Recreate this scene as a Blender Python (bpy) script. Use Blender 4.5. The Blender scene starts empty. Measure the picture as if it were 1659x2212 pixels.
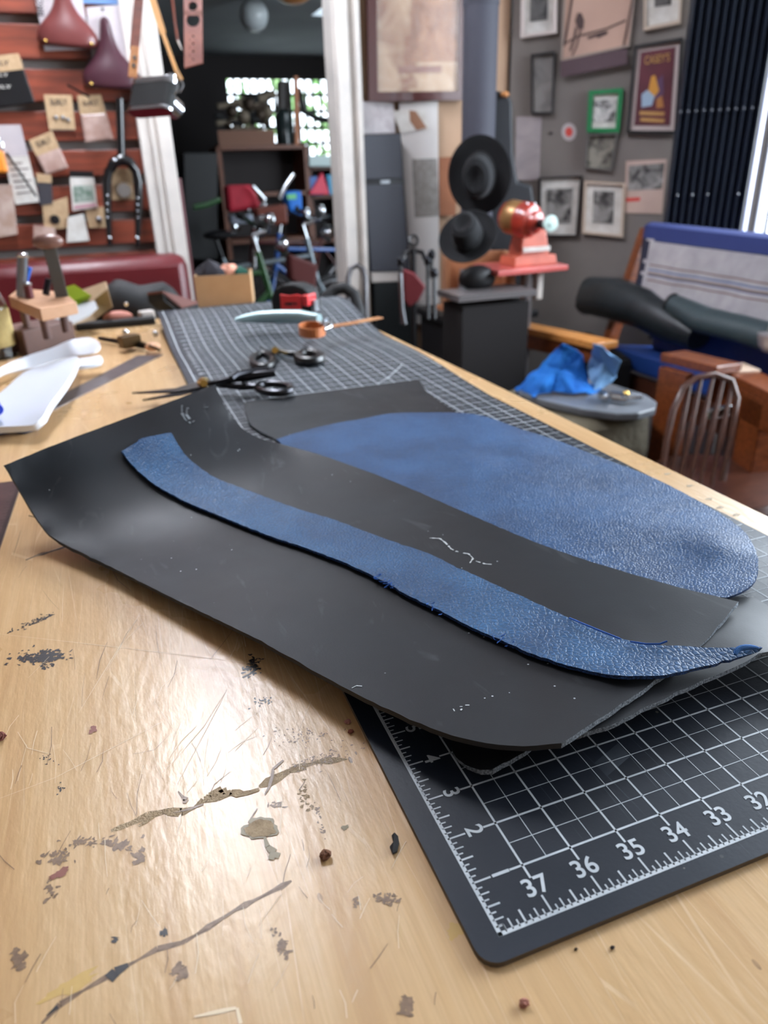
import bpy, bmesh, math, random
import numpy as np
from mathutils import Vector, Matrix
from mathutils.geometry import delaunay_2d_cdt
random.seed(7)
rng = np.random.default_rng(7)
SC = bpy.context.scene
IN = .0254
HT = .95                 # bench top height
MT = HT + .003           # cutting mat top
# ------------------------------------------------------------------ camera
F, PITCH, ROLL, YAW = 1559.48, .43656, -.03289, .34566
CAM = np.array([-.10643, -.17051, MT + 11.2788 * IN])
ca, sa = math.cos(YAW), math.sin(YAW)
def h2w(v):              # heading frame -> bench frame (X across the bench, Y away along it)
    return np.array([v[0]*ca + v[1]*sa, -v[0]*sa + v[1]*ca, v[2]])
cp, sp, cr, sr = math.cos(PITCH), math.sin(PITCH), math.cos(ROLL), math.sin(ROLL)
_f = np.array([0, cp, -sp]); _u = np.array([0, sp, cp]); _r = np.array([1., 0, 0])
RR = h2w(cr*_r + sr*_u); UU = h2w(-sr*_r + cr*_u); FF = h2w(_f)
cd = bpy.data.cameras.new('viewpoint'); cam = bpy.data.objects.new('viewpoint', cd); SC.collection.objects.link(cam)
m = Matrix.Identity(4)
for i in range(3):
    m[i][0], m[i][1], m[i][2], m[i][3] = RR[i], UU[i], -FF[i], CAM[i]
cam.matrix_world = m
cd.sensor_fit = 'VERTICAL'; cd.sensor_height = 36; cd.lens = F/2212*36; cd.clip_start = .01; cd.clip_end = 100
cd.dof.use_dof = True; cd.dof.focus_distance = .42; cd.dof.aperture_fstop = 8.2
SC.camera = cam
# ------------------------------------------------------------------ world, lights, exposure
SC.view_settings.view_transform = 'Standard'; SC.view_settings.look = 'None'
SC.view_settings.exposure = 0.62; SC.view_settings.gamma = 1
w = bpy.data.worlds.new('world'); SC.world = w; w.use_nodes = True
bg = w.node_tree.nodes['Background']; bg.inputs[0].default_value = (.80, .90, 1, 1); bg.inputs[1].default_value = 4.0
def area(name, loc, target, sx, sy, power, col):
    l = bpy.data.lights.new(name, 'AREA'); l.shape = 'RECTANGLE'; l.size = sx; l.size_y = sy; l.energy = power; l.color = col
    o = bpy.data.objects.new(name, l); SC.collection.objects.link(o); o.location = loc
    o.rotation_euler = (Vector(target) - Vector(loc)).to_track_quat('-Z', 'Y').to_euler(); return o
area('window_daylight', (3.15, 1.0, 1.75), (0, .7, .9), 2.6, 1.8, 150, (.80, .90, 1))
area('garage_daylight', (.9, 8.6, 1.9), (.6, 5, .9), 2.6, 1.4, 14, (.85, 1, .9))
area('skylight_daylight', (1.45, 5.6, 2.75), (1.4, 5.5, 0), .7, .7, 9, (.9, .97, 1))

# ------------------------------------------------------------------ rays: where a direction from the eye meets a real surface
def ray(x, y): return (x-829.5)/F*RR - (y-1106)/F*UU + FF
def Zp(x, y, z): d = ray(x, y); return Vector(CAM + d*(z-CAM[2])/d[2])
def Yp(x, y, v): d = ray(x, y); return Vector(CAM + d*(v-CAM[1])/d[1])
def Xp(x, y, v): d = ray(x, y); return Vector(CAM + d*(v-CAM[0])/d[0])
def Tp(x, y, t): return Vector(CAM + ray(x, y)*t)
class Plane:
    def __init__(s, p, n): s.p = np.array(p, float); n = np.array(n, float); s.n = n/np.linalg.norm(n)
    def cast(s, x, y, off=0.):
        d = ray(x, y); return Vector(CAM + d*((s.p + s.n*off - CAM)@s.n)/(d@s.n))
YW = 2.95
BACK = Plane((0, YW, 0), (0, -1, 0))
CORNER = Yp(1092, 440, YW)
DIAG = Plane(CORNER, (-.651, -.759, 0))

# ------------------------------------------------------------------ materials
def s2l(c):
    c = c/255.; return c/12.92 if c <= .04045 else ((c+.055)/1.055)**2.4
def rgb(r, g, b): return (s2l(r), s2l(g), s2l(b), 1)
_m = {}
def mat(name, c, rough=.6, metal=0, bump=None, vary=None, spec=.5, coat=0, trans=0, emis=0, alpha=1):
    """bump=(scale,strength,distance) noise; vary=(colour2,scale,stretch_xyz)"""
    if name in _m: return _m[name]
    M = bpy.data.materials.new(name); M.use_nodes = True; nt = M.node_tree; b = nt.nodes['Principled BSDF']
    b.inputs['Base Color'].default_value = rgb(*c); b.inputs['Roughness'].default_value = rough
    b.inputs['Metallic'].default_value = metal; b.inputs['Specular IOR Level'].default_value = spec
    b.inputs['Coat Weight'].default_value = coat; b.inputs['Transmission Weight'].default_value = trans
    b.inputs['Alpha'].default_value = alpha
    if emis: b.inputs['Emission Color'].default_value = rgb(*c); b.inputs['Emission Strength'].default_value = emis
    tc = nt.nodes.new('ShaderNodeTexCoord')
    if vary:
        mp = nt.nodes.new('ShaderNodeMapping'); mp.inputs['Scale'].default_value = vary[2] if len(vary) > 2 else (1, 1, 1)
        nt.links.new(tc.outputs['Object'], mp.inputs[0])
        n = nt.nodes.new('ShaderNodeTexNoise'); n.inputs['Scale'].default_value = vary[1]; n.inputs['Detail'].default_value = 6
        nt.links.new(mp.outputs[0], n.inputs['Vector'])
        cr_ = nt.nodes.new('ShaderNodeValToRGB'); cr_.color_ramp.elements[0].position = .35; cr_.color_ramp.elements[1].position = .68
        cr_.color_ramp.elements[0].color = rgb(*c); cr_.color_ramp.elements[1].color = rgb(*vary[0])
        nt.links.new(n.outputs['Fac'], cr_.inputs[0]); nt.links.new(cr_.outputs[0], b.inputs['Base Color'])
    if bump:
        n2 = nt.nodes.new('ShaderNodeTexNoise'); n2.inputs['Scale'].default_value = bump[0]; n2.inputs['Detail'].default_value = 4
        nt.links.new(tc.outputs['Object'], n2.inputs['Vector'])
        bp = nt.nodes.new('ShaderNodeBump'); bp.inputs['Strength'].default_value = bump[1]; bp.inputs['Distance'].default_value = bump[2]
        nt.links.new(n2.outputs['Fac'], bp.inputs['Height']); nt.links.new(bp.outputs[0], b.inputs['Normal'])
    _m[name] = M; return M

class NT:
    """small helper for node graphs"""
    def __init__(s, name):
        s.M = bpy.data.materials.new(name); s.M.use_nodes = True; s.t = s.M.node_tree; s.b = s.t.nodes['Principled BSDF']
        s.tc = s.t.nodes.new('ShaderNodeTexCoord').outputs['Object']; _m[name] = s.M
    def n(s, kind, ins={}, **kw):
        o = s.t.nodes.new('ShaderNode'+kind)
        for k, v in kw.items(): setattr(o, k, v)
        for k, v in ins.items():
            if isinstance(v, bpy.types.NodeSocket): s.t.links.new(v, o.inputs[k])
            else: o.inputs[k].default_value = v
        return o
    def map(s, scale=(1, 1, 1), rot=(0, 0, 0), src=None): return s.n('Mapping', {0: src or s.tc, 'Scale': scale, 'Rotation': rot}).outputs[0]
    def noise(s, scale, v=None, detail=5, dist=0, rough=.5): return s.n('TexNoise', {'Vector': v or s.tc, 'Scale': scale, 'Detail': detail, 'Distortion': dist, 'Roughness': rough}).outputs['Fac']
    def ramp(s, f, stops, inter='LINEAR'):
        r = s.n('ValToRGB', {0: f}); e = r.color_ramp; e.interpolation = inter
        while len(e.elements) < len(stops): e.elements.new(.5)
        for el, (p, c) in zip(e.elements, stops): el.position = p; el.color = c if len(c) == 4 else (*c, 1)
        return r.outputs[0]
    def mix(s, f, a, b, mode='MIX'):
        o = s.n('Mix', data_type='RGBA', blend_type=mode)
        for i, v in ((0, f), (6, a), (7, b)):
            if isinstance(v, bpy.types.NodeSocket): s.t.links.new(v, o.inputs[i])
            else: o.inputs[i].default_value = v
        return o.outputs[2]
    def math(s, op, a, b=0.): return s.n('Math', {0: a, 1: b}, operation=op).outputs[0]
    def bump(s, h, strength, dist, normal=None):
        d = {'Height': h, 'Strength': strength, 'Distance': dist}
        if normal: d['Normal'] = normal
        return s.n('Bump', d).outputs[0]
    def out(s, **kw):
        for k, v in kw.items():
            i = s.b.inputs[k.replace('_', ' ')]
            if isinstance(v, bpy.types.NodeSocket): s.t.links.new(v, i)
            else: i.default_value = v
        return s.M
g1 = lambda v: (v, v, v, 1)

# bench plywood: grain along Y, worn varnish with fine scratches
t = NT('bench_wood')
gr = t.noise(9, t.map((9, .55, 1)), 6, .6)
fine = t.noise(60, t.map((14, .35, 1)), 4)
big = t.noise(2.2, None, 2)
c = t.ramp(gr, [(.3, rgb(194, 152, 104)), (.5, rgb(210, 171, 122)), (.72, rgb(220, 186, 142))])
c = t.mix(t.ramp(fine, [(.35, g1(0)), (.75, g1(.55))]), c, rgb(182, 142, 98))
c = t.mix(t.ramp(big, [(.4, g1(0)), (.7, g1(.45))]), c, rgb(208, 178, 134))
dots = t.n('TexVoronoi', {'Vector': t.map((1, .4, 1)), 'Scale': 60.}).outputs['Distance']
dm = t.math('MULTIPLY', t.math('LESS_THAN', dots, .07), t.ramp(t.noise(14), [(.55, g1(0)), (.62, g1(1))]))
c = t.mix(dm, c, rgb(120, 90, 62))
def scratch(t, ang, sc, th):
    v = t.n('TexVoronoi', {'Vector': t.map((sc, sc*.05, 1), (0, 0, ang)), 'Scale': 1.}, feature='DISTANCE_TO_EDGE').outputs['Distance']
    brk = t.ramp(t.noise(9, t.map((1, 1, 1), (0, 0, ang)), 3), [(.5, g1(0)), (.58, g1(1))])
    return t.math('MULTIPLY', t.math('LESS_THAN', v, th), brk)
s_ = t.math('MAXIMUM', scratch(t, .5, 60., .006), t.math('MAXIMUM', scratch(t, -.35, 75., .008), scratch(t, 1.2, 40., .004)))
c = t.mix(t.math('MULTIPLY', s_, .35), c, rgb(236, 214, 178))
ro = t.ramp(t.noise(7), [(.2, g1(.25)), (.8, g1(.31))])
nb = t.bump(t.noise(180, t.map((1, .35, 1)), 4), .22, .0012)
nb = t.bump(s_, .3, -.0005, nb)
t.out(Base_Color=c, Roughness=ro, Normal=nb, Specular_IOR_Level=.5)
BW = t.M
# blue pebbled hide
def hide(name, c1, c2, sc, stretch=(1, 1, 1), rot=0, strength=.6, rough=.42, dist=.0005):
    t = NT(name)
    v = t.map(stretch, (0, 0, rot))
    warp = t.n('MixRGB', {0: .006, 1: v, 2: t.n('TexNoise', {'Vector': v, 'Scale': 45.}).outputs['Color']}).outputs[0]
    vo = t.n('TexVoronoi', {'Vector': warp, 'Scale': sc}, feature='DISTANCE_TO_EDGE').outputs['Distance']
    peb = t.ramp(vo, [(0, g1(0)), (.10, g1(.55)), (.32, g1(1))])
    fold = t.noise(28, v, 5, 1.2)
    col = t.mix(t.ramp(t.noise(18, None, 5), [(.35, g1(0)), (.7, g1(1))]), rgb(*c1), rgb(*c2))
    col = t.mix(t.math('MULTIPLY', t.math('SUBTRACT', 1., peb), .45), col, rgb(*[x*.45 for x in c1]))  # shade in the valleys between pebbles is put into the colour
    n1 = t.bump(fold, .25, .0018)
    n2 = t.bump(peb, strength, dist, n1)
    n2 = t.bump(t.noise(1500, None, 2), .15, .0003, n2)
    return t.out(Base_Color=col, Roughness=rough, Normal=n2, Specular_IOR_Level=.36)
BLUE_STRIP = hide('blue_pebbled_leather', (31, 72, 114), (46, 95, 140), 340., (1, 1, 1), 0, .6, .47)
BLUE_HIDE = hide('blue_creased_leather', (33, 70, 114), (48, 91, 140), 340., (1, 1.7, 1), .35, .75, .48)
# smooth black leather
t = NT('black_leather')
c = t.mix(t.ramp(t.noise(7, None, 6, .5), [(.35, g1(0)), (.7, g1(1))]), rgb(30, 29, 32), rgb(35, 38, 42))
sm = t.ramp(t.noise(30, t.map((1, .4, 1), (0, 0, .6)), 8, 2.), [(.62, g1(0)), (.78, g1(.35))])
c = t.mix(sm, c, rgb(88, 90, 94))
spk = t.math('LESS_THAN', t.n('TexVoronoi', {'Vector': t.tc, 'Scale': 75.}).outputs['Distance'], .045)
spk = t.math('MULTIPLY', spk, t.ramp(t.noise(12, None, 2), [(.5, g1(0)), (.56, g1(1))]))
c = t.mix(spk, c, rgb(190, 195, 200))
t.out(Base_Color=c, Roughness=t.ramp(t.noise(9), [(.3, g1(.42)), (.7, g1(.52))]), Normal=t.bump(t.noise(900, None, 3), .12, .0004, t.bump(t.noise(14, None, 2), .3, .003)), Specular_IOR_Level=.22)
BLK = t.M
SUEDE = mat('leather_cut_edge', (62, 70, 78), .95, bump=(1800, .9, .001), vary=((150, 158, 166), 900))
BLUE_EDGE = mat('blue_cut_edge', (14, 26, 48), .95, bump=(1800, .9, .001), vary=((40, 80, 140), 700))
# cutting mat
t = NT('mat_rubber')
c = t.mix(t.ramp(t.noise(6, None, 6), [(.35, g1(0)), (.7, g1(1))]), rgb(23, 29, 39), rgb(31, 37, 49))
c = t.mix(t.math('MULTIPLY', scratch(t, .7, 45., .005), .3), c, rgb(110, 118, 128))
dst = t.math('MULTIPLY', t.math('LESS_THAN', t.n('TexVoronoi', {'Vector': t.tc, 'Scale': 130.}).outputs['Distance'], .12), t.ramp(t.noise(16, None, 3), [(.6, g1(0)), (.66, g1(.7))]))
c = t.mix(dst, c, rgb(120, 118, 112))
t.out(Base_Color=c, Roughness=t.ramp(t.noise(12), [(.3, g1(.38)), (.7, g1(.5))]), Normal=t.bump(t.noise(500), .15, .0005), Specular_IOR_Level=.36)
MATM = t.M
MATEDGE = mat('mat_edge_core', (92, 78, 60), .8)
PRINT = mat('mat_print', (196, 203, 208), .55, vary=((176, 184, 190), 60))
OAK = mat('oak_wood', (98, 45, 20), .35, vary=((132, 70, 34), 14, (1, 8, 8)), coat=.2)
OAKL = mat('honey_oak', (190, 120, 58), .3, vary=((214, 150, 84), 14, (1, 8, 8)), coat=.3)
DARKW = mat('dark_walnut', (62, 34, 24), .35, vary=((84, 48, 34), 20, (1, 6, 6)), coat=.2)
CHROME = mat('chrome', (205, 208, 212), .16, 1)
STEEL = mat('steel', (150, 152, 156), .32, 1)
DKST = mat('dark_steel', (48, 48, 52), .28, .9)
BRASS = mat('brass', (214, 176, 96), .25, 1)
BLKP = mat('black_plastic', (18, 18, 21), .35)
BLKR = mat('black_rubber', (16, 16, 18), .7)
KRAFT = mat('kraft_card', (186, 158, 124), .85, vary=((172, 142, 108), 60))
WHITE = mat('white_paint', (214, 206, 198), .5, vary=((196, 190, 184), 8), bump=(60, .1, .001))
PAPER = mat('paper', (214, 210, 204), .8, vary=((196, 190, 182), 30))
INK = mat('ink', (32, 30, 34), .7)
TAN = mat('tan_leather', (188, 128, 72), .5, vary=((160, 98, 52), 50))
BRN = mat('brown_leather', (120, 58, 38), .45, vary=((92, 42, 28), 50))
GLASS = mat('clear_glass', (240, 246, 248), .03, trans=1)


# ------------------------------------------------------------------ object helpers
COL = SC.collection
def tag(o, label=None, cat=None, group=None, kind=None):
    for k, v in (('label', label), ('category', cat), ('group', group), ('kind', kind)):
        if v: o[k] = v
    return o
def thing(name, label, cat, loc, rz=0, group=None):
    o = bpy.data.objects.new(name, None); COL.objects.link(o); o.location = loc; o.rotation_euler = (0, 0, rz)
    o.empty_display_size = .05
    return tag(o, label, cat, group)
def wm(o):
    m = o.matrix_basis.copy()
    while o.parent: o = o.parent; m = o.matrix_basis @ m
    return m
class MB:
    def __init__(s): s.v = []; s.f = []; s.mi = []
    def add(s, vs, fs, mi=0):
        k = len(s.v); s.v += [Vector(p) for p in vs]; s.f += [tuple(i+k for i in f) for f in fs]; s.mi += [mi]*len(fs); return s
    def quad(s, a, b, c, d, mi=0): return s.add([a, b, c, d], [(0, 1, 2, 3)], mi)
    def hexa(s, bot, top, mi=0):   # two 4-corner loops
        return s.add(list(bot)+list(top), [(3, 2, 1, 0), (4, 5, 6, 7), (0, 1, 5, 4), (1, 2, 6, 5), (2, 3, 7, 6), (3, 0, 4, 7)], mi)
    def box(s, c, d, mi=0, rz=0, M=None):
        x, y, z = d[0]/2, d[1]/2, d[2]/2; R_ = (M or Matrix.Rotation(rz, 3, 'Z')); c = Vector(c)
        P = [c + R_ @ Vector(p) for p in ((-x, -y, -z), (x, -y, -z), (x, y, -z), (-x, y, -z), (-x, -y, z), (x, -y, z), (x, y, z), (-x, y, z))]
        return s.hexa(P[:4], P[4:], mi)
    def bar(s, a, b, w_, h_, mi=0, up=(0, 0, 1)):
        a = Vector(a); b = Vector(b); d = (b-a).normalized(); u = Vector(up)
        if abs(d.dot(u)) > .95: u = Vector((1, 0, 0)) if abs(d.x) < .9 else Vector((0, 1, 0))
        sd = d.cross(u).normalized(); u = sd.cross(d).normalized()
        o = [sd*(-w_/2)-u*h_/2, sd*(w_/2)-u*h_/2, sd*(w_/2)+u*h_/2, sd*(-w_/2)+u*h_/2]
        return s.hexa([a+q for q in o], [b+q for q in o], mi)
    def prism(s, poly, n, th, mi=0, mi_side=None):
        n = Vector(n); poly = [Vector(p) for p in poly]; k = len(poly)
        s.add(poly + [p - n*th for p in poly], [tuple(range(k)), tuple(range(2*k-1, k-1, -1))], mi)
        b = len(s.v) - 2*k
        for i in range(k):
            j = (i+1) % k; s.f.append((b+j, b+i, b+k+i, b+k+j)); s.mi.append(mi if mi_side is None else mi_side)
        return s
    def tube(s, pts, r, seg=10, mi=0, closed=False, cap=True):
        pts = [Vector(p) for p in pts]; n = len(pts); rs = r if isinstance(r, (list, tuple)) else [r]*n
        k = len(s.v); up = None
        for i in range(n):
            if closed: d = pts[(i+1) % n] - pts[i-1]
            else: d = pts[min(i+1, n-1)] - pts[max(i-1, 0)]
            if d.length < 1e-9: d = Vector((0, 0, 1))
            d.normalize()
            if up is None: up = Vector((0, 0, 1)) if abs(d.z) < .9 else Vector((1, 0, 0))
            a = d.cross(up)
            if a.length < 1e-6: a = d.cross(Vector((0, 1, 0)))
            a.normalize(); b = a.cross(d).normalized(); up = b
            for q in range(seg):
                th = 2*math.pi*q/seg; s.v.append(pts[i] + (a*math.cos(th)+b*math.sin(th))*rs[i])
        for i in range(n if closed else n-1):
            j = (i+1) % n
            for q in range(seg):
                q2 = (q+1) % seg; s.f.append((k+i*seg+q, k+i*seg+q2, k+j*seg+q2, k+j*seg+q)); s.mi.append(mi)
        if not closed and cap:
            s.f.append(tuple(k+q for q in range(seg-1, -1, -1))); s.f.append(tuple(k+(n-1)*seg+q for q in range(seg))); s.mi += [mi]*2
        return s
    def cyl(s, a, b, r0, r1=None, seg=20, mi=0): return s.tube([a, b], [r0, r0 if r1 is None else r1], seg, mi)
    def lathe(s, prof, o, ax=(0, 0, 1), seg=28, mi=0, sx=1, sy=1):
        """prof: list of (radius, height) along axis"""
        o = Vector(o); ax = Vector(ax).normalized(); q = ax.to_track_quat('Z', 'Y').to_matrix(); k = len(s.v)
        for r, h in prof:
            for i in range(seg):
                th = 2*math.pi*i/seg; s.v.append(o + q @ Vector((r*math.cos(th)*sx, r*math.sin(th)*sy, h)))
        for i in range(len(prof)-1):
            for j in range(seg):
                j2 = (j+1) % seg; s.f.append((k+i*seg+j, k+i*seg+j2, k+(i+1)*seg+j2, k+(i+1)*seg+j)); s.mi.append(mi)
        s.f.append(tuple(k+j for j in range(seg-1, -1, -1))); s.f.append(tuple(k+(len(prof)-1)*seg+j for j in range(seg))); s.mi += [mi]*2
        return s
    def ball(s, c, r, mi=0, seg=14, rings=8, sc=(1, 1, 1)):
        c = Vector(c); prof = []
        k = len(s.v)
        for i in range(rings+1):
            ph = math.pi*i/rings
            for j in range(seg):
                th = 2*math.pi*j/seg; s.v.append(c + Vector((r*sc[0]*math.sin(ph)*math.cos(th), r*sc[1]*math.sin(ph)*math.sin(th), r*sc[2]*math.cos(ph))))
        for i in range(rings):
            for j in range(seg):
                j2 = (j+1) % seg; s.f.append((k+(i+1)*seg+j, k+(i+1)*seg+j2, k+i*seg+j2, k+i*seg+j)); s.mi.append(mi)
        return s
    def build(s, name, mats, parent=None, smooth=False, bevel=0, sub=0, ang=40):
        if not isinstance(mats, (list, tuple)): mats = [mats]
        me = bpy.data.meshes.new(name); vs = s.v
        if parent: inv = wm(parent).inverted(); vs = [inv @ p for p in vs]
        me.from_pydata([tuple(p) for p in vs], [], s.f)
        for q in mats: me.materials.append(q)
        me.polygons.foreach_set('material_index', s.mi); me.update()
        bm = bmesh.new(); bm.from_mesh(me); bmesh.ops.remove_doubles(bm, verts=bm.verts, dist=1e-6)
        bmesh.ops.dissolve_degenerate(bm, dist=1e-7, edges=bm.edges)
        bmesh.ops.recalc_face_normals(bm, faces=bm.faces); bm.to_mesh(me); bm.free()
        o = bpy.data.objects.new(name, me); COL.objects.link(o)
        if parent: o.parent = parent
        if smooth: me.shade_smooth() if hasattr(me, 'shade_smooth') else None
        if smooth: me.set_sharp_from_angle(angle=math.radians(ang))
        if bevel:
            b = o.modifiers.new('bevel', 'BEVEL'); b.width = bevel; b.segments = 2; b.limit_method = 'ANGLE'; b.harden_normals = False
        if sub:
            b = o.modifiers.new('sub', 'SUBSURF'); b.levels = b.render_levels = sub
        return o
def text_into(mb, body, size, M, mi, bold=0., align='CENTER', space=1.):
    cu = bpy.data.curves.new('lettering', 'FONT'); cu.body = body; cu.size = size; cu.align_x = align; cu.align_y = 'CENTER'; cu.offset = bold*size; cu.space_character = space
    o = bpy.data.objects.new('lettering', cu); me = bpy.data.meshes.new_from_object(o)
    mb.add([M @ v.co for v in me.vertices], [tuple(p.vertices) for p in me.polygons], mi)
    bpy.data.objects.remove(o); bpy.data.curves.remove(cu); bpy.data.meshes.remove(me)
def frameM(o, x, z):   # matrix with origin o, x-axis x, z-axis z
    x = Vector(x).normalized(); z = Vector(z); z = (z - x*z.dot(x)).normalized(); y = z.cross(x)
    M = Matrix.Identity(4)
    for i in range(3): M[i][0], M[i][1], M[i][2], M[i][3] = x[i], y[i], z[i], o[i]
    return M
def struct(o, label=None): o['kind'] = 'structure'; return o
def copy_tree(o, parent=None):
    c = o.copy(); COL.objects.link(c); c.parent = parent
    for ch in [q for q in bpy.data.objects if q.parent == o]: copy_tree(ch, c)
    return c
def lerp(a, b, t): return a + (b-a)*t

# ================================================================== STRUCTURE
PLASTER = mat('grey_plaster', (150, 138, 128), .85, vary=((138, 126, 118), 3), bump=(40, .1, .002))
GRYW = mat('dark_grey_wall', (120, 112, 106), .85, vary=((108, 100, 96), 3), bump=(40, .1, .002))
FLOORM = mat('floor_boards', (66, 50, 40), .5, vary=((48, 36, 30), 8, (8, 1, 1)))
CEIL = mat('ceiling_paint', (176, 176, 178), .9, bump=(30, .1, .002))
struct(MB().box((.7, 3.6, -.05), (8, 12, .1)).build('floor', FLOORM))
ZC = 2.75
mbc = MB().box((.2, .9, ZC+.05), (6.2, 5.0, .1))
struct(mbc.build('ceiling', CEIL))
dL = BACK.cast(345, 272); dR = BACK.cast(731, 450); jR = BACK.cast(790, 560)
xtL = BACK.cast(300, 300).x; xdl, xdr, xjr = dL.x+.03, dR.x, jR.x
# left wall: red-brown slat planks with pale slots between
PLK = mat('redwood_plank', (140, 66, 44), .45, vary=((104, 46, 32), 5, (1, 1, 9)), bump=(50, .15, .001), coat=.15)
SLOT = mat('slot_strip', (150, 142, 138), .6)
mb = MB()
mb.box((-1.2, YW+.09, 1.35), (2*(1.2+xtL), .06, 2.8), 1)
zs = [BACK.cast(150, y).z for y in (543, 471, 391, 314, 229, 138, 42)]
dz = zs[-1]-zs[-2]
zs = [zs[0]-dz*k for k in range(5, 0, -1)] + zs
while zs[-1] < ZC: zs.append(zs[-1]+dz)
for a, b_ in zip(zs[:-1], zs[1:]):
    if a < 0.02: continue
    mb.box((-1.2, YW+.03, (a+b_)/2), (2*(1.2+xtL), .045, (b_-a)-.03), 0)
struct(mb.build('wall_left', [PLK, SLOT], bevel=.003))
# white trims of the doorway
mb = MB(); mb.box(((xtL+xdl)/2, YW+.02, 1.35), (xdl-xtL, .10, 2.7)); mb.box((xtL+(xdl-xtL)*.42, YW-.035, 1.35), (.012, .012, 2.7)); mb.box((xdl-.02, YW-.035, 1.35), (.05, .02, 2.7))
struct(mb.build('trim_1', WHITE, bevel=.004))
mb = MB(); mb.box(((xdr+xjr)/2, YW+.02, 1.35), (xjr-xdr, .12, 2.7)); mb.box((xdr+.03, YW-.05, 1.35), (.05, .03, 2.7)); mb.box((xjr-.02, YW-.05, 1.35), (.02, .03, 2.7))
struct(mb.build('trim_2', WHITE, bevel=.004))
WARM = mat('warm_plaster', (178, 146, 120), .85, vary=((164, 130, 104), 3), bump=(40, .1, .002))
struct(MB().box(((xjr+CORNER.x)/2, YW+.06, 1.35), (CORNER.x-xjr, .08, 2.8)).build('wall_back', WARM))
struct(MB().box(((xtL+xjr)/2, YW+.06, 2.68), (xjr-xtL, .08, .14)).build('trim_3', WHITE))
CE = DIAG.cast(1612, 470)       # far end of the picture wall
n = Vector(DIAG.n); 
mb = MB(); a = Vector((CORNER.x, CORNER.y, 0)); b_ = Vector((CE.x+.02, CE.y-.02*.651/.759, 0))
mb.hexa([a, b_, b_-n*.08, a-n*.08], [p+Vector((0, 0, ZC)) for p in (a, b_, b_-n*.08, a-n*.08)])
struct(mb.build('wall_right', GRYW))
XW = CE.x+.02                   # window wall plane
mb = MB()
mb.box((XW+.06, .6, .36), (.08, CE.y*2-1.2, .72)); mb.box((XW+.06, .6, 2.62), (.08, CE.y*2-1.2, .26))
mb.box((XW+.06, -.85, 1.35), (.08, .5, 2.7))
struct(mb.build('wall_window', GRYW))
struct(MB().box((-2.45, 1.2, 1.35), (.1, 4.9, 2.8)).build('wall_side', GRYW))
struct(MB().box((.2, -1.35, 1.35), (5.3, .1, 2.8)).build('wall_rear', PLASTER))
# window frame (open daylight behind)
mb = MB(); z0, z1 = .72, 2.49; ya, yb = -.6, CE.y-.005
for y in (ya, lerp(ya, yb, .33), lerp(ya, yb, .66), yb): mb.box((XW+.05, y, (z0+z1)/2), (.05, .05 if y < yb else .012, z1-z0))
for z in (z0+.02, z1-.02): mb.box((XW+.05, (ya+yb)/2, z), (.06, yb-ya, .05))
wf = struct(mb.build('window_1', mat('window_frame_paint', (170, 172, 182), .4), bevel=.003))
MB().box((XW+.055, (ya+yb)/2, (z0+z1)/2), (.004, yb-ya, z1-z0)).build('pane', mat('window_glass', (230, 236, 240), .03, alpha=.06), wf)
# ---- garage beyond the doorway
GD = mat('garage_wall_dark', (58, 54, 54), .9); GC = mat('garage_ceiling', (150, 156, 160), .9, vary=((128, 134, 140), 1.2))
YG = 7.8
wl = Yp(495, 250, YG); wr = Yp(790, 250, YG); wt = Yp(610, 168, YG).z; wb = Yp(610, 345, YG).z
mb = MB(); x0, x1 = -2.6, 3.6; zt = Yp(610, 122, 7.8).z
mb.box(((x0+wl.x)/2, YG+.05, zt/2), (wl.x-x0, .1, zt)); mb.box(((wr.x+x1)/2, YG+.05, zt/2), (x1-wr.x, .1, zt))
mb.box(((wl.x+wr.x)/2, YG+.05, wb/2), (wr.x-wl.x, .1, wb)); mb.box(((wl.x+wr.x)/2, YG+.05, (wt+zt)/2), (wr.x-wl.x, .1, zt-wt))
struct(mb.build('wall_garage_back', GD))
struct(MB().box((x0, 5.6, zt/2), (.1, 4.5, zt)).build('wall_garage_left', GD))
struct(MB().box((x1, 5.6, zt/2), (.1, 4.5, zt)).build('wall_garage_right', GD))
sk = [Zp(672, 34, zt), Zp(760, -60, zt)]
sx0, sx1 = sk[0].x, sk[0].x+.8; sy0, sy1 = sk[0].y-.9, sk[0].y
mb = MB()
mb.box(((x0+sx0)/2, 5.6, zt+.05), (sx0-x0, 4.5, .1)); mb.box(((x1+sx1)/2, 5.6, zt+.05), (x1-sx1, 4.5, .1))
mb.box(((sx0+sx1)/2, (3.35+sy0)/2, zt+.05), (sx1-sx0, sy0-3.35, .1)); mb.box(((sx0+sx1)/2, (sy1+7.85)/2, zt+.05), (sx1-sx0, 7.85-sy1, .1))
struct(mb.build('ceiling_garage', GC))
MUNT = mat('muntin_dark', (34, 34, 32), .7)
mb = MB(); nx = 18
for i in range(nx+1): mb.box((lerp(wl.x, wr.x, i/nx), YG+.02, (wt+wb)/2), (.022, .03, wt-wb))
for i in range(6): mb.box(((wl.x+wr.x)/2, YG+.02, lerp(wb, wt, i/5)), (wr.x-wl.x, .03, .025))
w2 = struct(mb.build('window_2', MUNT))
MB().box(((wl.x+wr.x)/2, YG+.05, (wt+wb)/2), (wr.x-wl.x, .004, wt-wb)).build('pane', _m['window_glass'], w2)
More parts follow.
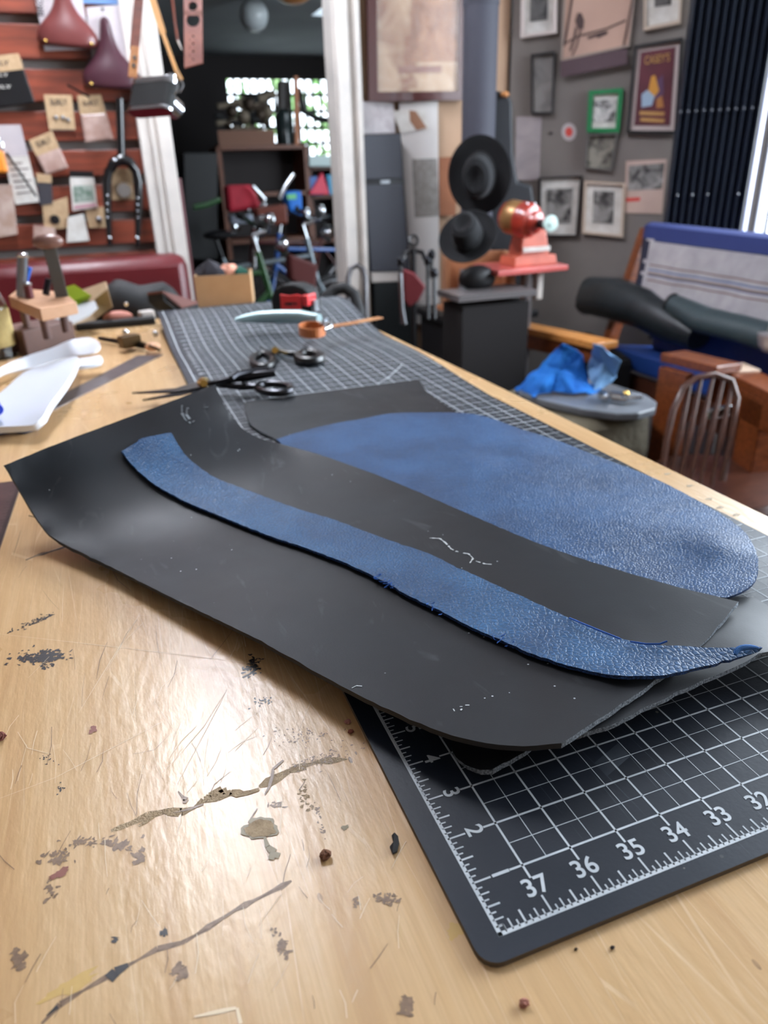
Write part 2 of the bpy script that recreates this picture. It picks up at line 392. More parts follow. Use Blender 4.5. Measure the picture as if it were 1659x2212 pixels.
# ceiling lamp over the bench (seen as the streak of light on the varnish)
refl = ray(485, 1640); refl[2] = -refl[2]; hit = Zp(485, 1640, HT); tt = (ZC-.06-HT)/refl[2]; LP = hit + Vector(refl)*tt
lt = thing('shop_light', 'long white fluorescent shop light hung from the ceiling above the bench', 'light', (LP.x, 2.05, ZC))
MB().box((LP.x, 2.05, ZC-.04), (.34, 1.45, .05)).build('housing', WHITE, lt, bevel=.006)
TUBE = mat('lit_tube', (238, 244, 255), .5, emis=36)
for dx in (-.12, -.04, .04, .12): MB().cyl((LP.x+dx, 1.38, ZC-.085), (LP.x+dx, 2.72, ZC-.085), .022).build('tube_lamp', TUBE, lt, smooth=True)

# ================================================================== BENCH
bx0, by0, by1 = -1.25, -.75, 1.68
er = [(.418, -.75), (.417, .25), (.414, .78), (.405, 1.31), (.400, by1)]   # measured line of the right edge
bench = thing('workbench', 'long pale plywood workbench covered in scratches, glue marks and leather work', 'workbench', (-.3, 1., 0))
mb = MB(); xs = [bx0]
top = [Vector((bx0, by0, HT))] + [Vector((x, y, HT)) for x, y in er] + [Vector((bx0, by1, HT))]
mb.prism(top, (0, 0, 1), .04, 0)
def blotch(cx_, cy_, a, b_, ang, mi, z=.00012, n=22, rough=.35, seed=0):
    """a stain in the varnish: thin irregular island, axes a,b in metres"""
    r = random.Random(seed or (cx_*7919+cy_*104729)); ph = [r.uniform(0, 6.28) for _ in range(4)]
    P = []
    for i in range(n):
        th = 2*math.pi*i/n; k = 1 + rough*(.5*math.sin(3*th+ph[0])+.35*math.sin(5*th+ph[1])+.3*math.sin(9*th+ph[2])) + r.uniform(-.5, .5)*rough
        k = max(k, .25)
        x, y = a*k*math.cos(th), b_*k*math.sin(th); P.append(Vector((cx_+x*math.cos(ang)-y*math.sin(ang), cy_+x*math.sin(ang)+y*math.cos(ang), HT+z)))
    mb.add(P, [tuple(range(n))], mi)
def stroke(px, w0, mi, z=.00015, taper=True, jag=.5, step=.004, gap=0.):
    """ragged thin mark running through bench points"""
    P = [Zp(x, y, HT) for x, y in px]; Q = []
    for a, b_ in zip(P[:-1], P[1:]):
        k = max(1, int((b_-a).length/step)); Q += [a.lerp(b_, i/k) for i in range(k)]
    Q.append(P[-1]); L = len(Q)
    for i in range(L-1):
        if random.random() < gap: continue
        d = (Q[i+1]-Q[i]).normalized(); s_ = Vector((-d.y, d.x, 0))
        def wd(j): return w0*(.5 if not taper else .15+.85*math.sin(math.pi*(j+.5)/(L+.5)))*(1+jag*math.sin(j*1.7+L)+jag*.6*math.sin(j*3.1))/1.
        a0, a1 = max(wd(i), w0*.08), max(wd(i+1), w0*.08); zz = Vector((0, 0, z))
        mb.quad(Q[i]-s_*a0/2+zz, Q[i+1]-s_*a1/2+zz, Q[i+1]+s_*a1/2+zz, Q[i]+s_*a0/2+zz, mi)
def flecks(px, py, rx, ry, n, s0, mi, seed, ang=0.):
    r = random.Random(seed)
    for _ in range(n):
        u, v = r.gauss(0, .5), r.gauss(0, .5)
        x = px+u*rx*math.cos(ang)-v*ry*math.sin(ang); y = py+u*rx*math.sin(ang)+v*ry*math.cos(ang)
        p = Zp(x, y, HT); blotch(p.x, p.y, s0*r.uniform(.5, 1.6), s0*r.uniform(.3, .9), r.uniform(0, 3), mi, .0001+r.random()*.0001, 9, .5, r.random()*999)
# mi: 1 dark paint, 2 brown stain, 3 glue (khaki), 4 greenish dried varnish, 5 reddish, 6 light scratch
flecks(70, 1345, 46, 7, 60, .0009, 1, 1, -.42); stroke([(22, 1368), (45, 1357), (80, 1345), (115, 1327)], .0022, 1, gap=.35)
flecks(88, 1420, 55, 15, 110, .0012, 1, 2, 0); flecks(105, 1418, 28, 12, 60, .0017, 1, 3); flecks(60, 1424, 30, 6, 40, .0013, 1, 33); flecks(97, 1440, 10, 8, 14, .001, 1, 34)
stroke([(56, 1210), (80, 1200), (115, 1190), (150, 1178)], .0042, 1); stroke([(70, 1204), (110, 1190), (140, 1180)], .001, 6, .0003)
flecks(545, 1440, 22, 13, 70, .0011, 1, 4, -.9); stroke([(524, 1464), (540, 1456), (556, 1444)], .003, 1)
flecks(570, 1515, 30, 10, 26, .0007, 1, 5, -.4); flecks(100, 1640, 18, 8, 12, .0006, 1, 6); flecks(128, 1700, 12, 12, 9, .0008, 1, 7)
flecks(650, 1590, 60, 20, 60, .0006, 2, 8); flecks(690, 1640, 80, 18, 90, .0006, 2, 9, -.25)
# ragged glue line across the front
stroke([(240, 1795), (280, 1780), (320, 1762), (370, 1750)], .0045, 3, .0001, jag=.3)
stroke([(300, 1785), (350, 1752), (390, 1755), (420, 1745), (440, 1728), (470, 1722), (500, 1712), (540, 1712), (560, 1705)], .0042, 3, .0002, jag=.6)
stroke([(375, 1757), (410, 1748), (440, 1738)], .0012, 2, .0003); stroke([(440, 1735), (452, 1718), (480, 1705), (487, 1715), (470, 1728)], .0035, 3, .00025)
stroke([(480, 1725), (498, 1712), (530, 1716), (560, 1708)], .0035, 3, .0003, jag=.7)
stroke([(560, 1700), (580, 1690), (600, 1680), (625, 1665), (660, 1655)], .0065, 3, .0001, jag=.5); stroke([(640, 1660), (690, 1645), (750, 1640)], .004, 3, .0001, gap=.2)
stroke([(572, 1718), (582, 1700), (588, 1680), (590, 1662), (602, 1652), (612, 1643)], .0019, 2, .0004, jag=.2)
stroke([(385, 1710), (395, 1722), (402, 1728), (398, 1736)], .0022, 2, .0003); flecks(600, 1737, 14, 8, 16, .001, 2, 40)
stroke([(536, 1778), (556, 1747)], .0008, 2, .0003, jag=.1)
p = Zp(562, 1790, HT); blotch(p.x, p.y, .0088, .0068, -.4, 4, .00035, 26, .16, 11); blotch(p.x, p.y-.0003, .0074, .0054, -.4, 3, .00045, 26, .14, 12)
stroke([(572, 1810), (578, 1830), (592, 1842), (585, 1858)], .0034, 4, .0004, jag=.25); stroke([(583, 1845), (604, 1850)], .0042, 4, .00042)
flecks(660, 1720, 14, 40, 30, .0009, 3, 13, -.2); flecks(690, 1770, 6, 60, 24, .0007, 2, 14, -.25)
flecks(200, 1818, 70, 10, 36, .001, 2, 15, -.05); flecks(260, 1828, 26, 10, 18, .0017, 2, 16, .3); flecks(300, 1850, 10, 14, 12, .0016, 2, 17); flecks(120, 1855, 34, 16, 34, .0013, 2, 18, -.3); flecks(110, 1925, 14, 26, 16, .001, 2, 19)
# long dirty seam lower left
stroke([(90, 2212), (130, 2170), (180, 2140), (240, 2105), (300, 2073), (340, 2050), (400, 2035), (450, 2003), (510, 1965), (570, 1935), (630, 1903)], .0042, 2, .0001, taper=False, jag=.45)
stroke([(100, 2195), (150, 2155), (235, 2115), (250, 2100), (330, 2055), (345, 2048)], .0035, 1, .0002, gap=.45, jag=.6)
stroke([(370, 2045), (440, 2010), (530, 1955), (625, 1905)], .0010, 2, .00022, gap=.12)
flecks(40, 2075, 14, 22, 22, .0017, 2, 20); flecks(388, 2100, 12, 16, 14, .0017, 2, 21, .5); flecks(250, 2030, 4, 4, 3, .0012, 1, 22); flecks(355, 2017, 4, 8, 5, .0012, 1, 23); flecks(610, 2045, 14, 36, 26, .0011, 2, 24, -.35)
flecks(880, 2170, 8, 24, 12, .002, 2, 25); flecks(840, 1945, 26, 12, 34, .001, 2, 26); flecks(770, 1950, 4, 14, 8, .0011, 2, 27); flecks(1395, 1880, 5, 3, 3, .0008, 1, 28)
stroke([(420, 2197), (510, 2178)], .0016, 6, .0002, jag=.1); stroke([(512, 2178), (520, 2212)], .0016, 6, .0002, jag=.1)
blotch(*Zp(155, 2128, HT)[:2], .010, .0032, .2, 7, .0001); blotch(*Zp(983, 2010, HT)[:2], .004, .003, .4, 7, .0001); blotch(*Zp(128, 1888, HT)[:2], .0045, .0022, .3, 5, .0003); blotch(*Zp(201, 1577, HT)[:2], .002, .0034, -.2, 5, .0003)
blotch(*Zp(745, 1788, HT)[:2], .0018, .0013, 0, 4, .0003)
for _ in range(150):     # light and dark scratches through the varnish
    x, y = random.uniform(-20, 950), random.uniform(1180, 2200); L_ = random.uniform(15, 90); an = random.choice([-1.1, -1.3, 1.1, 1.5, 1.7, 2.0])+random.gauss(0, .2)
    if x > 560+ (y-1400)*.62: continue
    c_ = random.gauss(0, .12)
    stroke([(x, y), (x+L_*.5*math.cos(an), y+L_*.5*math.sin(an)), (x+L_*math.cos(an+c_), y+L_*math.sin(an+c_))], random.uniform(.0002, .00045), random.choice([6, 6, 2]), .0002, jag=.1, step=.01)
for L_ in ([(170, 1540), (300, 1330), (330, 1330)], [(0, 1370), (250, 1398), (560, 1435)], [(380, 1700), (470, 1530), (490, 1490)], [(0, 1725), (120, 1680), (350, 1560)], [(380, 1640), (440, 1570), (490, 1490)], [(230, 1450), (265, 1390), (310, 1345)]):
    stroke(L_, .0004, 6, .0002, jag=.1, step=.01)
for px_, py_ in ((1490, 1050), (1532, 1078), (1590, 1112), (1556, 1096), (1442, 1024)): blotch(*Zp(px_, py_, HT)[:2], .004, .0022, 0, 3, .0002)
STAINS = [mat('paint_mark', (38, 36, 38), .4), mat('brown_stain', (140, 112, 86), .4, vary=((112, 86, 64), 300)), mat('glue_mark', (172, 148, 112), .45, bump=(900, .6, .001), vary=((146, 122, 88), 250)),
          mat('dried_varnish', (120, 104, 62), .4), mat('red_stain', (140, 84, 70), .5), mat('scratch_light', (232, 212, 178), .4), mat('yellow_stain', (204, 168, 98), .4)]
mb.build('bench_top', [BW]+STAINS, bench)
mb = MB(); mb.box((-.43, .46, HT-.08), (1.5, 2.2, .08)); mb.build('apron', mat('bench_frame', (150, 112, 70), .6, vary=((120, 86, 54), 12)), bench, bevel=.003)
for x in (-1.1, .30):
    for y in (-.6, 1.55): MB().box((x, y, (HT-.04)/2), (.09, .09, HT-.04)).build('leg', _m['bench_frame'], bench, bevel=.003)

# ================================================================== CUTTING MAT
def matz(x, y):          # beyond the scissors the old mat climbs a swell and stays wavy
    k = min(max((y-1.16)/.30, 0), 1); k2 = min(max((y-.72)/.3, 0), 1)
    return .0300*k*k*(3-2*k) + k2*.0022*(1+math.sin(y*13+x*4))
MU0, MU1, MV0, MV1 = -.50*IN, 15.*IN, -.42*IN, 59.2*IN
def u1(y): return np.interp(y/IN, [-1, 9, 28, 35, 58], [15., 15.05, 14.8, 15.2, 15.8])*IN
mat_o = thing('cutting_mat', 'long dark grey self-healing cutting mat with white inch grid and numbers along the bench', 'cutting mat', (0, 0, HT))
mb = MB(); ys = [MV0+.0*IN]
NY, NX = 330, 36; r_ = .35*IN
ysl = [MV0] + [MV0 + r_*(1-math.cos(math.pi/2*i/5)) for i in range(1, 5)] + list(np.linspace(MV0+r_, MV1, NY))
grid = []
for j, y in enumerate(ysl):
    dy = max(0, (MV0+r_) - y); cut = r_ - math.sqrt(max(r_*r_-dy*dy, 0)) if dy > 0 else 0
    xl, xr = MU0+cut, u1(y); grid.append([Vector((lerp(xl, xr, i/NX), y, HT+.003+matz(lerp(xl, xr, i/NX), y))) for i in range(NX+1)])
R_ = len(grid); W_ = NX+1
vs = [p for row in grid for p in row]; vb = [p-Vector((0, 0, .003)) for p in vs]
fs = [(j*W_+i, j*W_+i+1, (j+1)*W_+i+1, (j+1)*W_+i) for j in range(R_-1) for i in range(NX)]
mb.add(vs+vb, fs, 0); k0 = R_*W_
mb.f += [tuple(k0+i for i in reversed(f)) for f in fs]; mb.mi += [0]*len(fs)
rim = [i for i in range(W_)] + [j*W_+NX for j in range(1, R_)] + [(R_-1)*W_+i for i in range(NX-1, -1, -1)] + [j*W_ for j in range(R_-2, 0, -1)]
for a, b_ in zip(rim, rim[1:]+rim[:1]): mb.f.append((a, k0+a, k0+b_, b_)); mb.mi.append(1)
def ml(xa, ya, xb, yb, w_, z=.00012):   # printed line in inches, follows the waves
    a = Vector((xa*IN, ya*IN, 0)); b_ = Vector((xb*IN, yb*IN, 0)); d = b_-a; L_ = d.length; d.normalize(); s_ = Vector((-d.y, d.x, 0))*w_*IN/2
    k = max(1, int(L_/.03)) if max(ya, yb) > 20 else 1
    for i in range(k):
        p, q = a+d*L_*i/k, a+d*L_*(i+1)/k
        mb.quad(*[Vector((c.x, c.y, MT+matz(c.x, c.y)+z+(.00035 if c.y > .6 else 0))) for c in (p-s_, q-s_, q+s_, p+s_)], 2)
def umax(v): return u1(v*IN)/IN - .12
ml(0, -.035, 0, 58.9, .075); ml(-.035, 0, umax(0), 0, .075)
def ulim(u): return [v for v in range(1, 59) if umax(v) > u+.05]
for u in range(1, 16):
    vv = ulim(u)
    if u < umax(0): vv = [.72]
    if not vv: continue
    for a in range(0, 59, 8):
        if a+8 > vv[0]: ml(u, max(a, vv[0]), u, min(a+8, 58.9), .042 if a < 20 else .055)
for u in np.arange(1.5, 16, 1):
    vv = ulim(u)
    if vv: ml(u, max(1, vv[0]), u, 58.9, .016)
for v in range(1, 59): ml(.74, v, umax(v), v, .042 if v < 22 else .07)
for v in np.arange(1.5, 58, 1): ml(1, v, umax(v), v, .016 if v < 22 else .03)
TL = {0: .36, 4: .27, 2: .20, 6: .20}
for e in range(1, 8*15):
    u = e/8
    if u < umax(0): ml(u, 0, u, TL.get(e % 8, .13), .036 if e % 4 == 0 else .028)
for e in range(1, 8*40): ml(0, e/8, TL.get(e % 8, .13), e/8, .036 if e % 4 == 0 else .028)
ml(.0, .14, .12, .14, .02); ml(.12, .0, .12, .15, .02)
for u in range(1, 15):   # numbers along the near edge, counting down to the right
    text_into(mb, str(38-u), .0122, frameM(Vector((u*IN, .54*IN, MT+.0002)), (1, 0, 0), (0, 0, 1)), 2, .016, space=1.06)
for v in range(1, 58):   # numbers up the long edge, read from the right
    p = Vector((.54*IN, v*IN, MT+matz(.54*IN, v*IN)+.0002+(.0004 if v > 22 else 0)))
    text_into(mb, str(v), .0120, frameM(p, (0, -1, 0), (0, 0, 1)), 2, .016)
# quarter-circle guide printed further up
pts = [(Zp(x, y, MT).x/IN, Zp(x, y, MT).y/IN) for x, y in ((816, 829), (835, 820), (850, 808), (862, 798), (870, 790))]
for (a, b1), (c_, d_) in zip(pts[:-1], pts[1:]): ml(a, b1, c_, d_, .07, .0002)
mb.build('mat_sheet', [MATM, MATEDGE, PRINT], mat_o)

# ================================================================== LEATHER
class TPS:
    def __init__(s, P, lam=1e-5):
        P = np.array([(p[0], p[1], p[2]) for p in P]); s.xy = P[:, :2]*10; n = len(P)
        K = s.k(s.xy, s.xy) + lam*np.eye(n); Q = np.c_[np.ones(n), s.xy]
        A = np.block([[K, Q], [Q.T, np.zeros((3, 3))]]); s.w = np.linalg.solve(A, np.r_[P[:, 2], 0, 0, 0])
    @staticmethod
    def k(a, b):
        r2 = ((a[:, None]-b[None])**2).sum(-1); return np.where(r2 > 1e-14, .5*r2*np.log(r2+1e-20), 0)
    def __call__(s, x, y):
        q = np.array([[x, y]])*10; return float(s.k(q, s.xy)[0]@s.w[:-3] + s.w[-3] + q[0]@s.w[-2:])
def smooth3(P, step=.006, corners=()):
    """catmull-rom through a closed 3-D outline, sharp at the given indices"""
    n = len(P); out = []
    for i in range(n):
        p0, p1, p2, p3 = P[i-1], P[i], P[(i+1) % n], P[(i+2) % n]
        if i in corners: p0 = p1*2-p2
        if (i+1) % n in corners: p3 = p2*2-p1
        k = max(1, int((p2-p1).length/step))
        for j in range(k):
            t_ = j/k; out.append(.5*((2*p1) + (p2-p0)*t_ + (2*p0-5*p1+4*p2-p3)*t_*t_ + (3*p1-p0-3*p2+p3)*t_**3))
    return out
def sheet(name, P, zf, th, mats, grid=.011, corners=(), jit=.00025, step=.006, fuzzy=None):
    out = smooth3(P, step, corners)
    out = [p + Vector((random.gauss(0, jit), random.gauss(0, jit), 0)) for p in out]
    poly = [p.to_2d() for p in out]; xs_ = [p.x for p in poly]; ys_ = [p.y for p in poly]
    def inside(x, y):
        c_ = False
        for i in range(len(poly)):
            a, b_ = poly[i-1], poly[i]
            if (a.y > y) != (b_.y > y) and x < (b_.x-a.x)*(y-a.y)/(b_.y-a.y)+a.x: c_ = not c_
        return c_
    ins = []
    for i, x in enumerate(np.arange(min(xs_), max(xs_), grid)):
        for y in np.arange(min(ys_)+(i % 2)*grid/2, max(ys_), grid):
            if inside(x, y) and min((p.x-x)**2+(p.y-y)**2 for p in poly) > (grid*.4)**2: ins.append(Vector((x, y)))
    n = len(poly)
    v, e, f, *_ = delaunay_2d_cdt(poly+ins, [(i, (i+1) % n) for i in range(n)], [], 1, 1e-7)
    o3 = []
    for i, p in enumerate(v):
        z = out[i].z if i < n and len(v) == n+len(ins) else zf(p.x, p.y); o3.append(Vector((p.x, p.y, z)))
    fs = [tuple(q) for q in f]
    fs = [q if (o3[q[1]]-o3[q[0]]).cross(o3[q[2]]-o3[q[0]]).z > 0 else tuple(reversed(q)) for q in fs]
    nr = [Vector((0, 0, 0)) for _ in o3]
    for q in fs:
        w_ = (o3[q[1]]-o3[q[0]]).cross(o3[q[2]]-o3[q[0]])
        for i in q: nr[i] += w_
    nr = [q.normalized() if q.length > 0 else Vector((0, 0, 1)) for q in nr]
    lo = [p - q*th for p, q in zip(o3, nr)]; k = len(o3)
    cnt = {}
    for q in fs:
        for i in range(len(q)): cnt[(q[i], q[(i+1) % len(q)])] = 1
    rim = [e_ for e_ in cnt if (e_[1], e_[0]) not in cnt]
    V = o3 + lo; FS = list(fs) + [tuple(k+i for i in reversed(q)) for q in fs]; MI = [0]*(2*len(fs))
    idx = {}
    for a, b_ in rim:
        for i in (a, b_):
            if i not in idx: idx[i] = len(V); V += [o3[i], lo[i]]
        FS.append((idx[b_], idx[a], idx[a]+1, idx[b_]+1)); MI.append(1 if fuzzy is None or abs((o3[b_]-o3[a]).to_2d().normalized().dot(fuzzy)) > .86 else 2)
    me = bpy.data.meshes.new(name); me.from_pydata([tuple(p) for p in V], [], FS)
    for q in mats: me.materials.append(q)
    me.polygons.foreach_set('material_index', MI); me.shade_smooth(); me.update()
    ob = bpy.data.objects.new(name, me); COL.objects.link(ob)
    return ob
def on(px, py, zf, off):
    z = MT+.01
    for _ in range(40):
        p = Zp(px, py, z); z = .5*z + .5*(zf(p.x, p.y)+off)
    return Zp(px, py, z)
def outl(L_): return [Zp(x, y, MT+h*IN) for x, y, h in L_]

# A: the big black side on top, curled up at the far left
A_px = [(10, 1005, 2.55), (120, 960, 2.75), (240, 915, 2.95), (350, 874, 3.15), (465, 830, 3.35),
 (483, 873, 2.65), (505, 905, 2.05), (530, 930, 1.65), (565, 948, 1.3), (600, 957, 1.08), (700, 985, .78), (850, 1040, .58), (1000, 1105, .52), (1180, 1180, .52), (1400, 1250, .6), (1595, 1300, .78),
 (1510, 1400, .8), (1415, 1470, .95), (1330, 1530, 1.0), (1240, 1588, 1.05), (1215, 1605, 1.08),
 (1130, 1611, 1.05), (1050, 1605, 1.0), (950, 1580, .95), (840, 1533, .85), (700, 1462, .7), (550, 1378, .6), (400, 1305, .48), (250, 1230, .38), (120, 1165, .5), (90, 1135, .78), (62, 1092, 1.25), (42, 1060, 1.65), (28, 1035, 2.05)]
A3 = outl(A_px)
A_in = outl([(300, 1160, .35), (500, 1200, .4), (700, 1280, .45), (900, 1380, .5), (1100, 1480, .75), (400, 1060, .8), (560, 1060, .55), (900, 1250, .45), (1200, 1380, .6), (1400, 1400, .75), (250, 1050, 1.3), (180, 1080, 1.15)])
zA = TPS(A3+A_in)
EDGEB = mat('burnished_edge', (14, 14, 16), .6)
oA = sheet('black_leather_sheet', A3, zA, .0030, [BLK, SUEDE, EDGEB], corners=(0, 4, 15, 20), jit=.0002, fuzzy=(A3[15]-A3[20]).to_2d().normalized())
tag(oA, 'large matte black leather piece under the blue strip, its left end curled up', 'leather')
# chalk squiggles and scuffs on it belong to its surface
CHK = mat('chalk_white', (196, 200, 200), .9); DIRTY = mat('scuff_grey', (112, 116, 120), .9)
def mark(parent, zf, lines, w_, m_, name, off=.0004):
    b = MB()
    for L_ in lines:
        P = [on(x, y, zf, off) for x, y in L_]; Q = []
        for a, c_ in zip(P[:-1], P[1:]):
            k = max(1, int((c_-a).length/.002)); Q += [a.lerp(c_, i/k) for i in range(k)]
        Q.append(P[-1])
        for i in range(len(Q)-1):
            if random.random() < .2: continue
            d = (Q[i+1]-Q[i]).normalized(); s_ = Vector((-d.y, d.x, 0))*w_*random.uniform(.25, 1); b.quad(Q[i]-s_/2, Q[i+1]-s_/2, Q[i+1]+s_/2, Q[i]+s_/2)
    o_ = b.build(name, m_, parent); return o_
mark(oA, zA, [[(928, 1162), (950, 1163), (962, 1172), (975, 1186), (995, 1194), (1012, 1196), (1022, 1206), (1015, 1216)], [(1028, 1212), (1048, 1218), (1076, 1220)]], .0016, CHK, 'chalk_mark')['label'] = 'short white chalk squiggle'
mark(oA, zA, [[(983, 1524), (979, 1531), (982, 1536)], [(993, 1526), (999, 1526), (998, 1531), (995, 1534)], [(1005, 1523), (1014, 1523)], [(760, 1486), (770, 1481), (782, 1482)]], .0011, CHK, 'chalk_fleck')['label'] = 'tiny white chalk flecks'
mark(oA, zA, [[(392, 875), (393, 892), (400, 906), (412, 914), (420, 908)], [(404, 880), (402, 895), (410, 905)], [(430, 868), (440, 880), (450, 878)]], .005, DIRTY, 'scuff_mark')['label'] = 'pale grey scuffs'
# B: black piece below it, running out of frame to the right
B3 = outl([(1180, 1500, .75), (1300, 1380, .5), (1480, 1300, .42), (1570, 1291, .35), (1628, 1290, .34), (1700, 1330, .4), (1800, 1390, .5), (1760, 1440, .62), (1659, 1408, .80), (1590, 1440, .82), (1500, 1478, .84), (1420, 1515, .84), (1330, 1560, .84), (1245, 1588, .84)])
zB = TPS(B3)
tag(sheet('black_leather_piece', B3, zB, .0028, [BLK, SUEDE], corners=(0, 4, 6, 7, 13)), 'black leather piece sticking out below the large curled one at right edge', 'leather')
C3 = outl([(1090, 1560, .45), (1160, 1600, .42), (1142, 1620, .42), (1100, 1642, .42), (1060, 1662, .43), (1035, 1664, .38), (1005, 1652, .2), (985, 1636, .16), (975, 1600, .14), (1000, 1560, .2)])
tag(sheet('black_leather_offcut', C3, TPS(C3), .0028, [BLK, SUEDE], grid=.006, step=.004, corners=(1, 4)), 'small black leather offcut peeking out under the near corner of the big piece', 'leather')
D3 = outl([(525, 870, .35), (620, 855, .28), (760, 838, .26), (905, 820, .3), (925, 848, .22), (985, 890, .2), (1060, 935, .16), (900, 1040, .14), (760, 1000, .14), (640, 965, .14), (600, 950, .15), (560, 930, .18), (538, 910, .25)])
tag(sheet('black_leather_rectangle', D3, TPS(D3), .0026, [BLK, SUEDE], corners=(0, 3)), 'rectangular black leather panel flat on the grid beyond the blue hide', 'leather')
E_px = [(597, 949, .36), (640, 935, .34), (720, 915, .33), (780, 905, .33), (845, 893, .33), (930, 891, .36), (1010, 893, .36), (1060, 903, .32), (1120, 925, .28), (1200, 950, .30), (1290, 985, .34), (1370, 1015, .33), (1440, 1045, .32), (1510, 1083, .33), (1560, 1112, .36), (1605, 1145, .45), (1628, 1180, .52), (1638, 1215, .56), (1635, 1243, .58), (1625, 1262, .60), (1600, 1280, .60), (1570, 1291, .56),
 (1450, 1275, .4), (1250, 1230, .34), (1000, 1150, .33), (800, 1060, .33), (650, 990, .34)]
E3 = outl(E_px)
E_in = outl([(760, 930, .30), (850, 960, .31), (930, 1003, .34), (1010, 992, .52), (1080, 985, .36), (1120, 965, .40), (1000, 930, .34), (1200, 1060, .36), (1350, 1130, .40), (1450, 1110, .34), (1500, 1190, .42), (1540, 1180, .62), (1590, 1215, .5), (1180, 1010, .44), (1270, 1040, .30)])
tag(sheet('blue_leather_hide', E3, TPS(E3+E_in), .0016, [BLUE_HIDE, BLUE_EDGE], corners=(0, 20, 21)), 'broad piece of blue creased leather lying flat behind the large black piece', 'leather')
# F: blue strip lying along A
def zF(x, y): return max(zA(x, y), -1)+.0042
Ft = [(370, 934), (385, 960), (402, 985), (430, 1008), (462, 1030), (500, 1046), (560, 1068), (640, 1098), (720, 1122), (790, 1148), (850, 1170), (930, 1197), (980, 1222), (1060, 1258), (1140, 1294), (1220, 1330), (1300, 1365), (1360, 1384)]
Fb = [(1290, 1453), (1200, 1430), (1140, 1408), (1085, 1384), (1010, 1350), (940, 1314), (880, 1285), (828, 1255), (760, 1222), (700, 1198), (650, 1180), (590, 1160), (520, 1133), (460, 1108), (400, 1083), (360, 1062), (330, 1044), (305, 1023), (285, 1003), (262, 975)]
F3 = [on(x, y, zA, .0045) for x, y in Ft]
end = outl([(1405, 1392, 1.02), (1450, 1394, 1.1), (1530, 1399, 1.15), (1600, 1399, 1.16), (1648, 1400, 1.16), (1640, 1408, 1.08), (1575, 1425, 1.08), (1480, 1449, 1.10), (1430, 1458, 1.12), (1390, 1460, 1.12), (1340, 1459, 1.14)])
F3 = F3 + end + [on(x, y, zA, .0045) for x, y in Fb]
F3 += [on(x, y, zA, .0045) for x, y in [(295, 955), (308, 946)]]
Fin = [on(x, y, zA, .0045) for x, y in [(330, 990), (420, 1045), (560, 1110), (700, 1160), (850, 1220), (1000, 1285), (1150, 1350), (1280, 1405)]]
zFt = TPS(F3+Fin)
tag(sheet('blue_leather_strip', F3, zFt, .0022, [BLUE_STRIP, BLUE_EDGE], grid=.008, corners=(0, 22, 23, 48), jit=.0003, step=.004), 'long narrow strip of blue pebbled leather lying on the big black piece', 'leather')
thr = [[Zp(x, y, MT+h*IN) for x, y, h in L_] for L_ in ([(1362, 1386, 1.0), (1395, 1391, 1.12), (1425, 1391, 1.15), (1441, 1385, 1.2)], [(1230, 1335, .8), (1290, 1360, .95), (1340, 1380, 1.0)])]
b = MB()
for P in thr: b.tube(P, .0006, 5)
r2 = random.Random(4)
for cx0, cy0, n_ in ((828, 1258, 14), (938, 1314, 6), (1085, 1386, 5)):
    for _ in range(n_):
        x, y = cx0+r2.uniform(-18, 18), cy0+r2.uniform(-3, 6)+0*n_; y += (x-cx0)*.55; p = on(x, y, zA, .003); b.tube([p, p+Vector((r2.uniform(-.003, .003), r2.uniform(-.003, .003), .001)), p+Vector((r2.uniform(-.005, .005), r2.uniform(-.005, .004), .002))], .0003, 4)
b.build('loose_threads', mat('blue_fibre', (34, 84, 160), .9), bpy.data.objects['blue_leather_strip'])['kind'] = 'stuff'
# thin curled blue shaving at the strip's tip
pts = outl([(1588, 1417, 1.2), (1590, 1405, 1.25), (1600, 1399, 1.28), (1620, 1397, 1.28), (1642, 1400, 1.22)])
tag(MB().tube(smooth3(pts, .002)[:-12] if False else pts, [.0010, .0018, .002, .0018, .0008], 8).build('leather_shaving', mat('blue_suede', (58, 112, 178), .95, bump=(2500, 1, .001)), smooth=True, sub=1), 'tiny curled light blue shaving at the tip of the blue strip', 'offcut')

# ================================================================== THINGS ON THE BENCH
def ell(cx_, cy_, rx, ry, z, n=20, a=0.):
    return [Zp(cx_+rx*math.cos(t_)*math.cos(a)-ry*math.sin(t_)*math.sin(a), cy_+rx*math.cos(t_)*math.sin(a)+ry*math.sin(t_)*math.cos(a), z) for t_ in [2*math.pi*i/n for i in range(n)]]
def zpl(L_, z): return [Zp(x, y, z) for x, y in L_]
# long tailor's shears
za = MT+.0148
o = thing('tailor_shears', 'long black tailor shears with brass pivot, blades pointing left past the mat edge', 'scissors', Zp(435, 828, MT))
def flat(mb, px, z, th, mi=0): return mb.prism(zpl(px, z), (0, 0, 1), th, mi)
mb = flat(MB(), [(285, 848), (380, 838), (440, 820), (452, 824), (445, 834), (380, 846)], za+.0015, .0022)
mb.tube([Zp(445, 829, za), Zp(480, 832, za), Zp(520, 834, za), Zp(556, 836, za)], [.0037, .0044, .0065, .0044], 8)
mb.tube(ell(592, 839, 36, 10, za, 22, .0444), .0055, 8, closed=True); mb.build('blade', DKST, o, smooth=True)
mb = flat(MB(), [(308, 863), (380, 847), (430, 830), (444, 828), (440, 838), (390, 852)], za-.0007, .0022)
mb.tube([Zp(440, 830, za+.0030), Zp(470, 826, za+.0059), Zp(505, 818, za+.0089), Zp(530, 814, za+.0104), Zp(594, 806, za+.0118)], [.0037, .0044, .0059, .0085, .0052], 8)
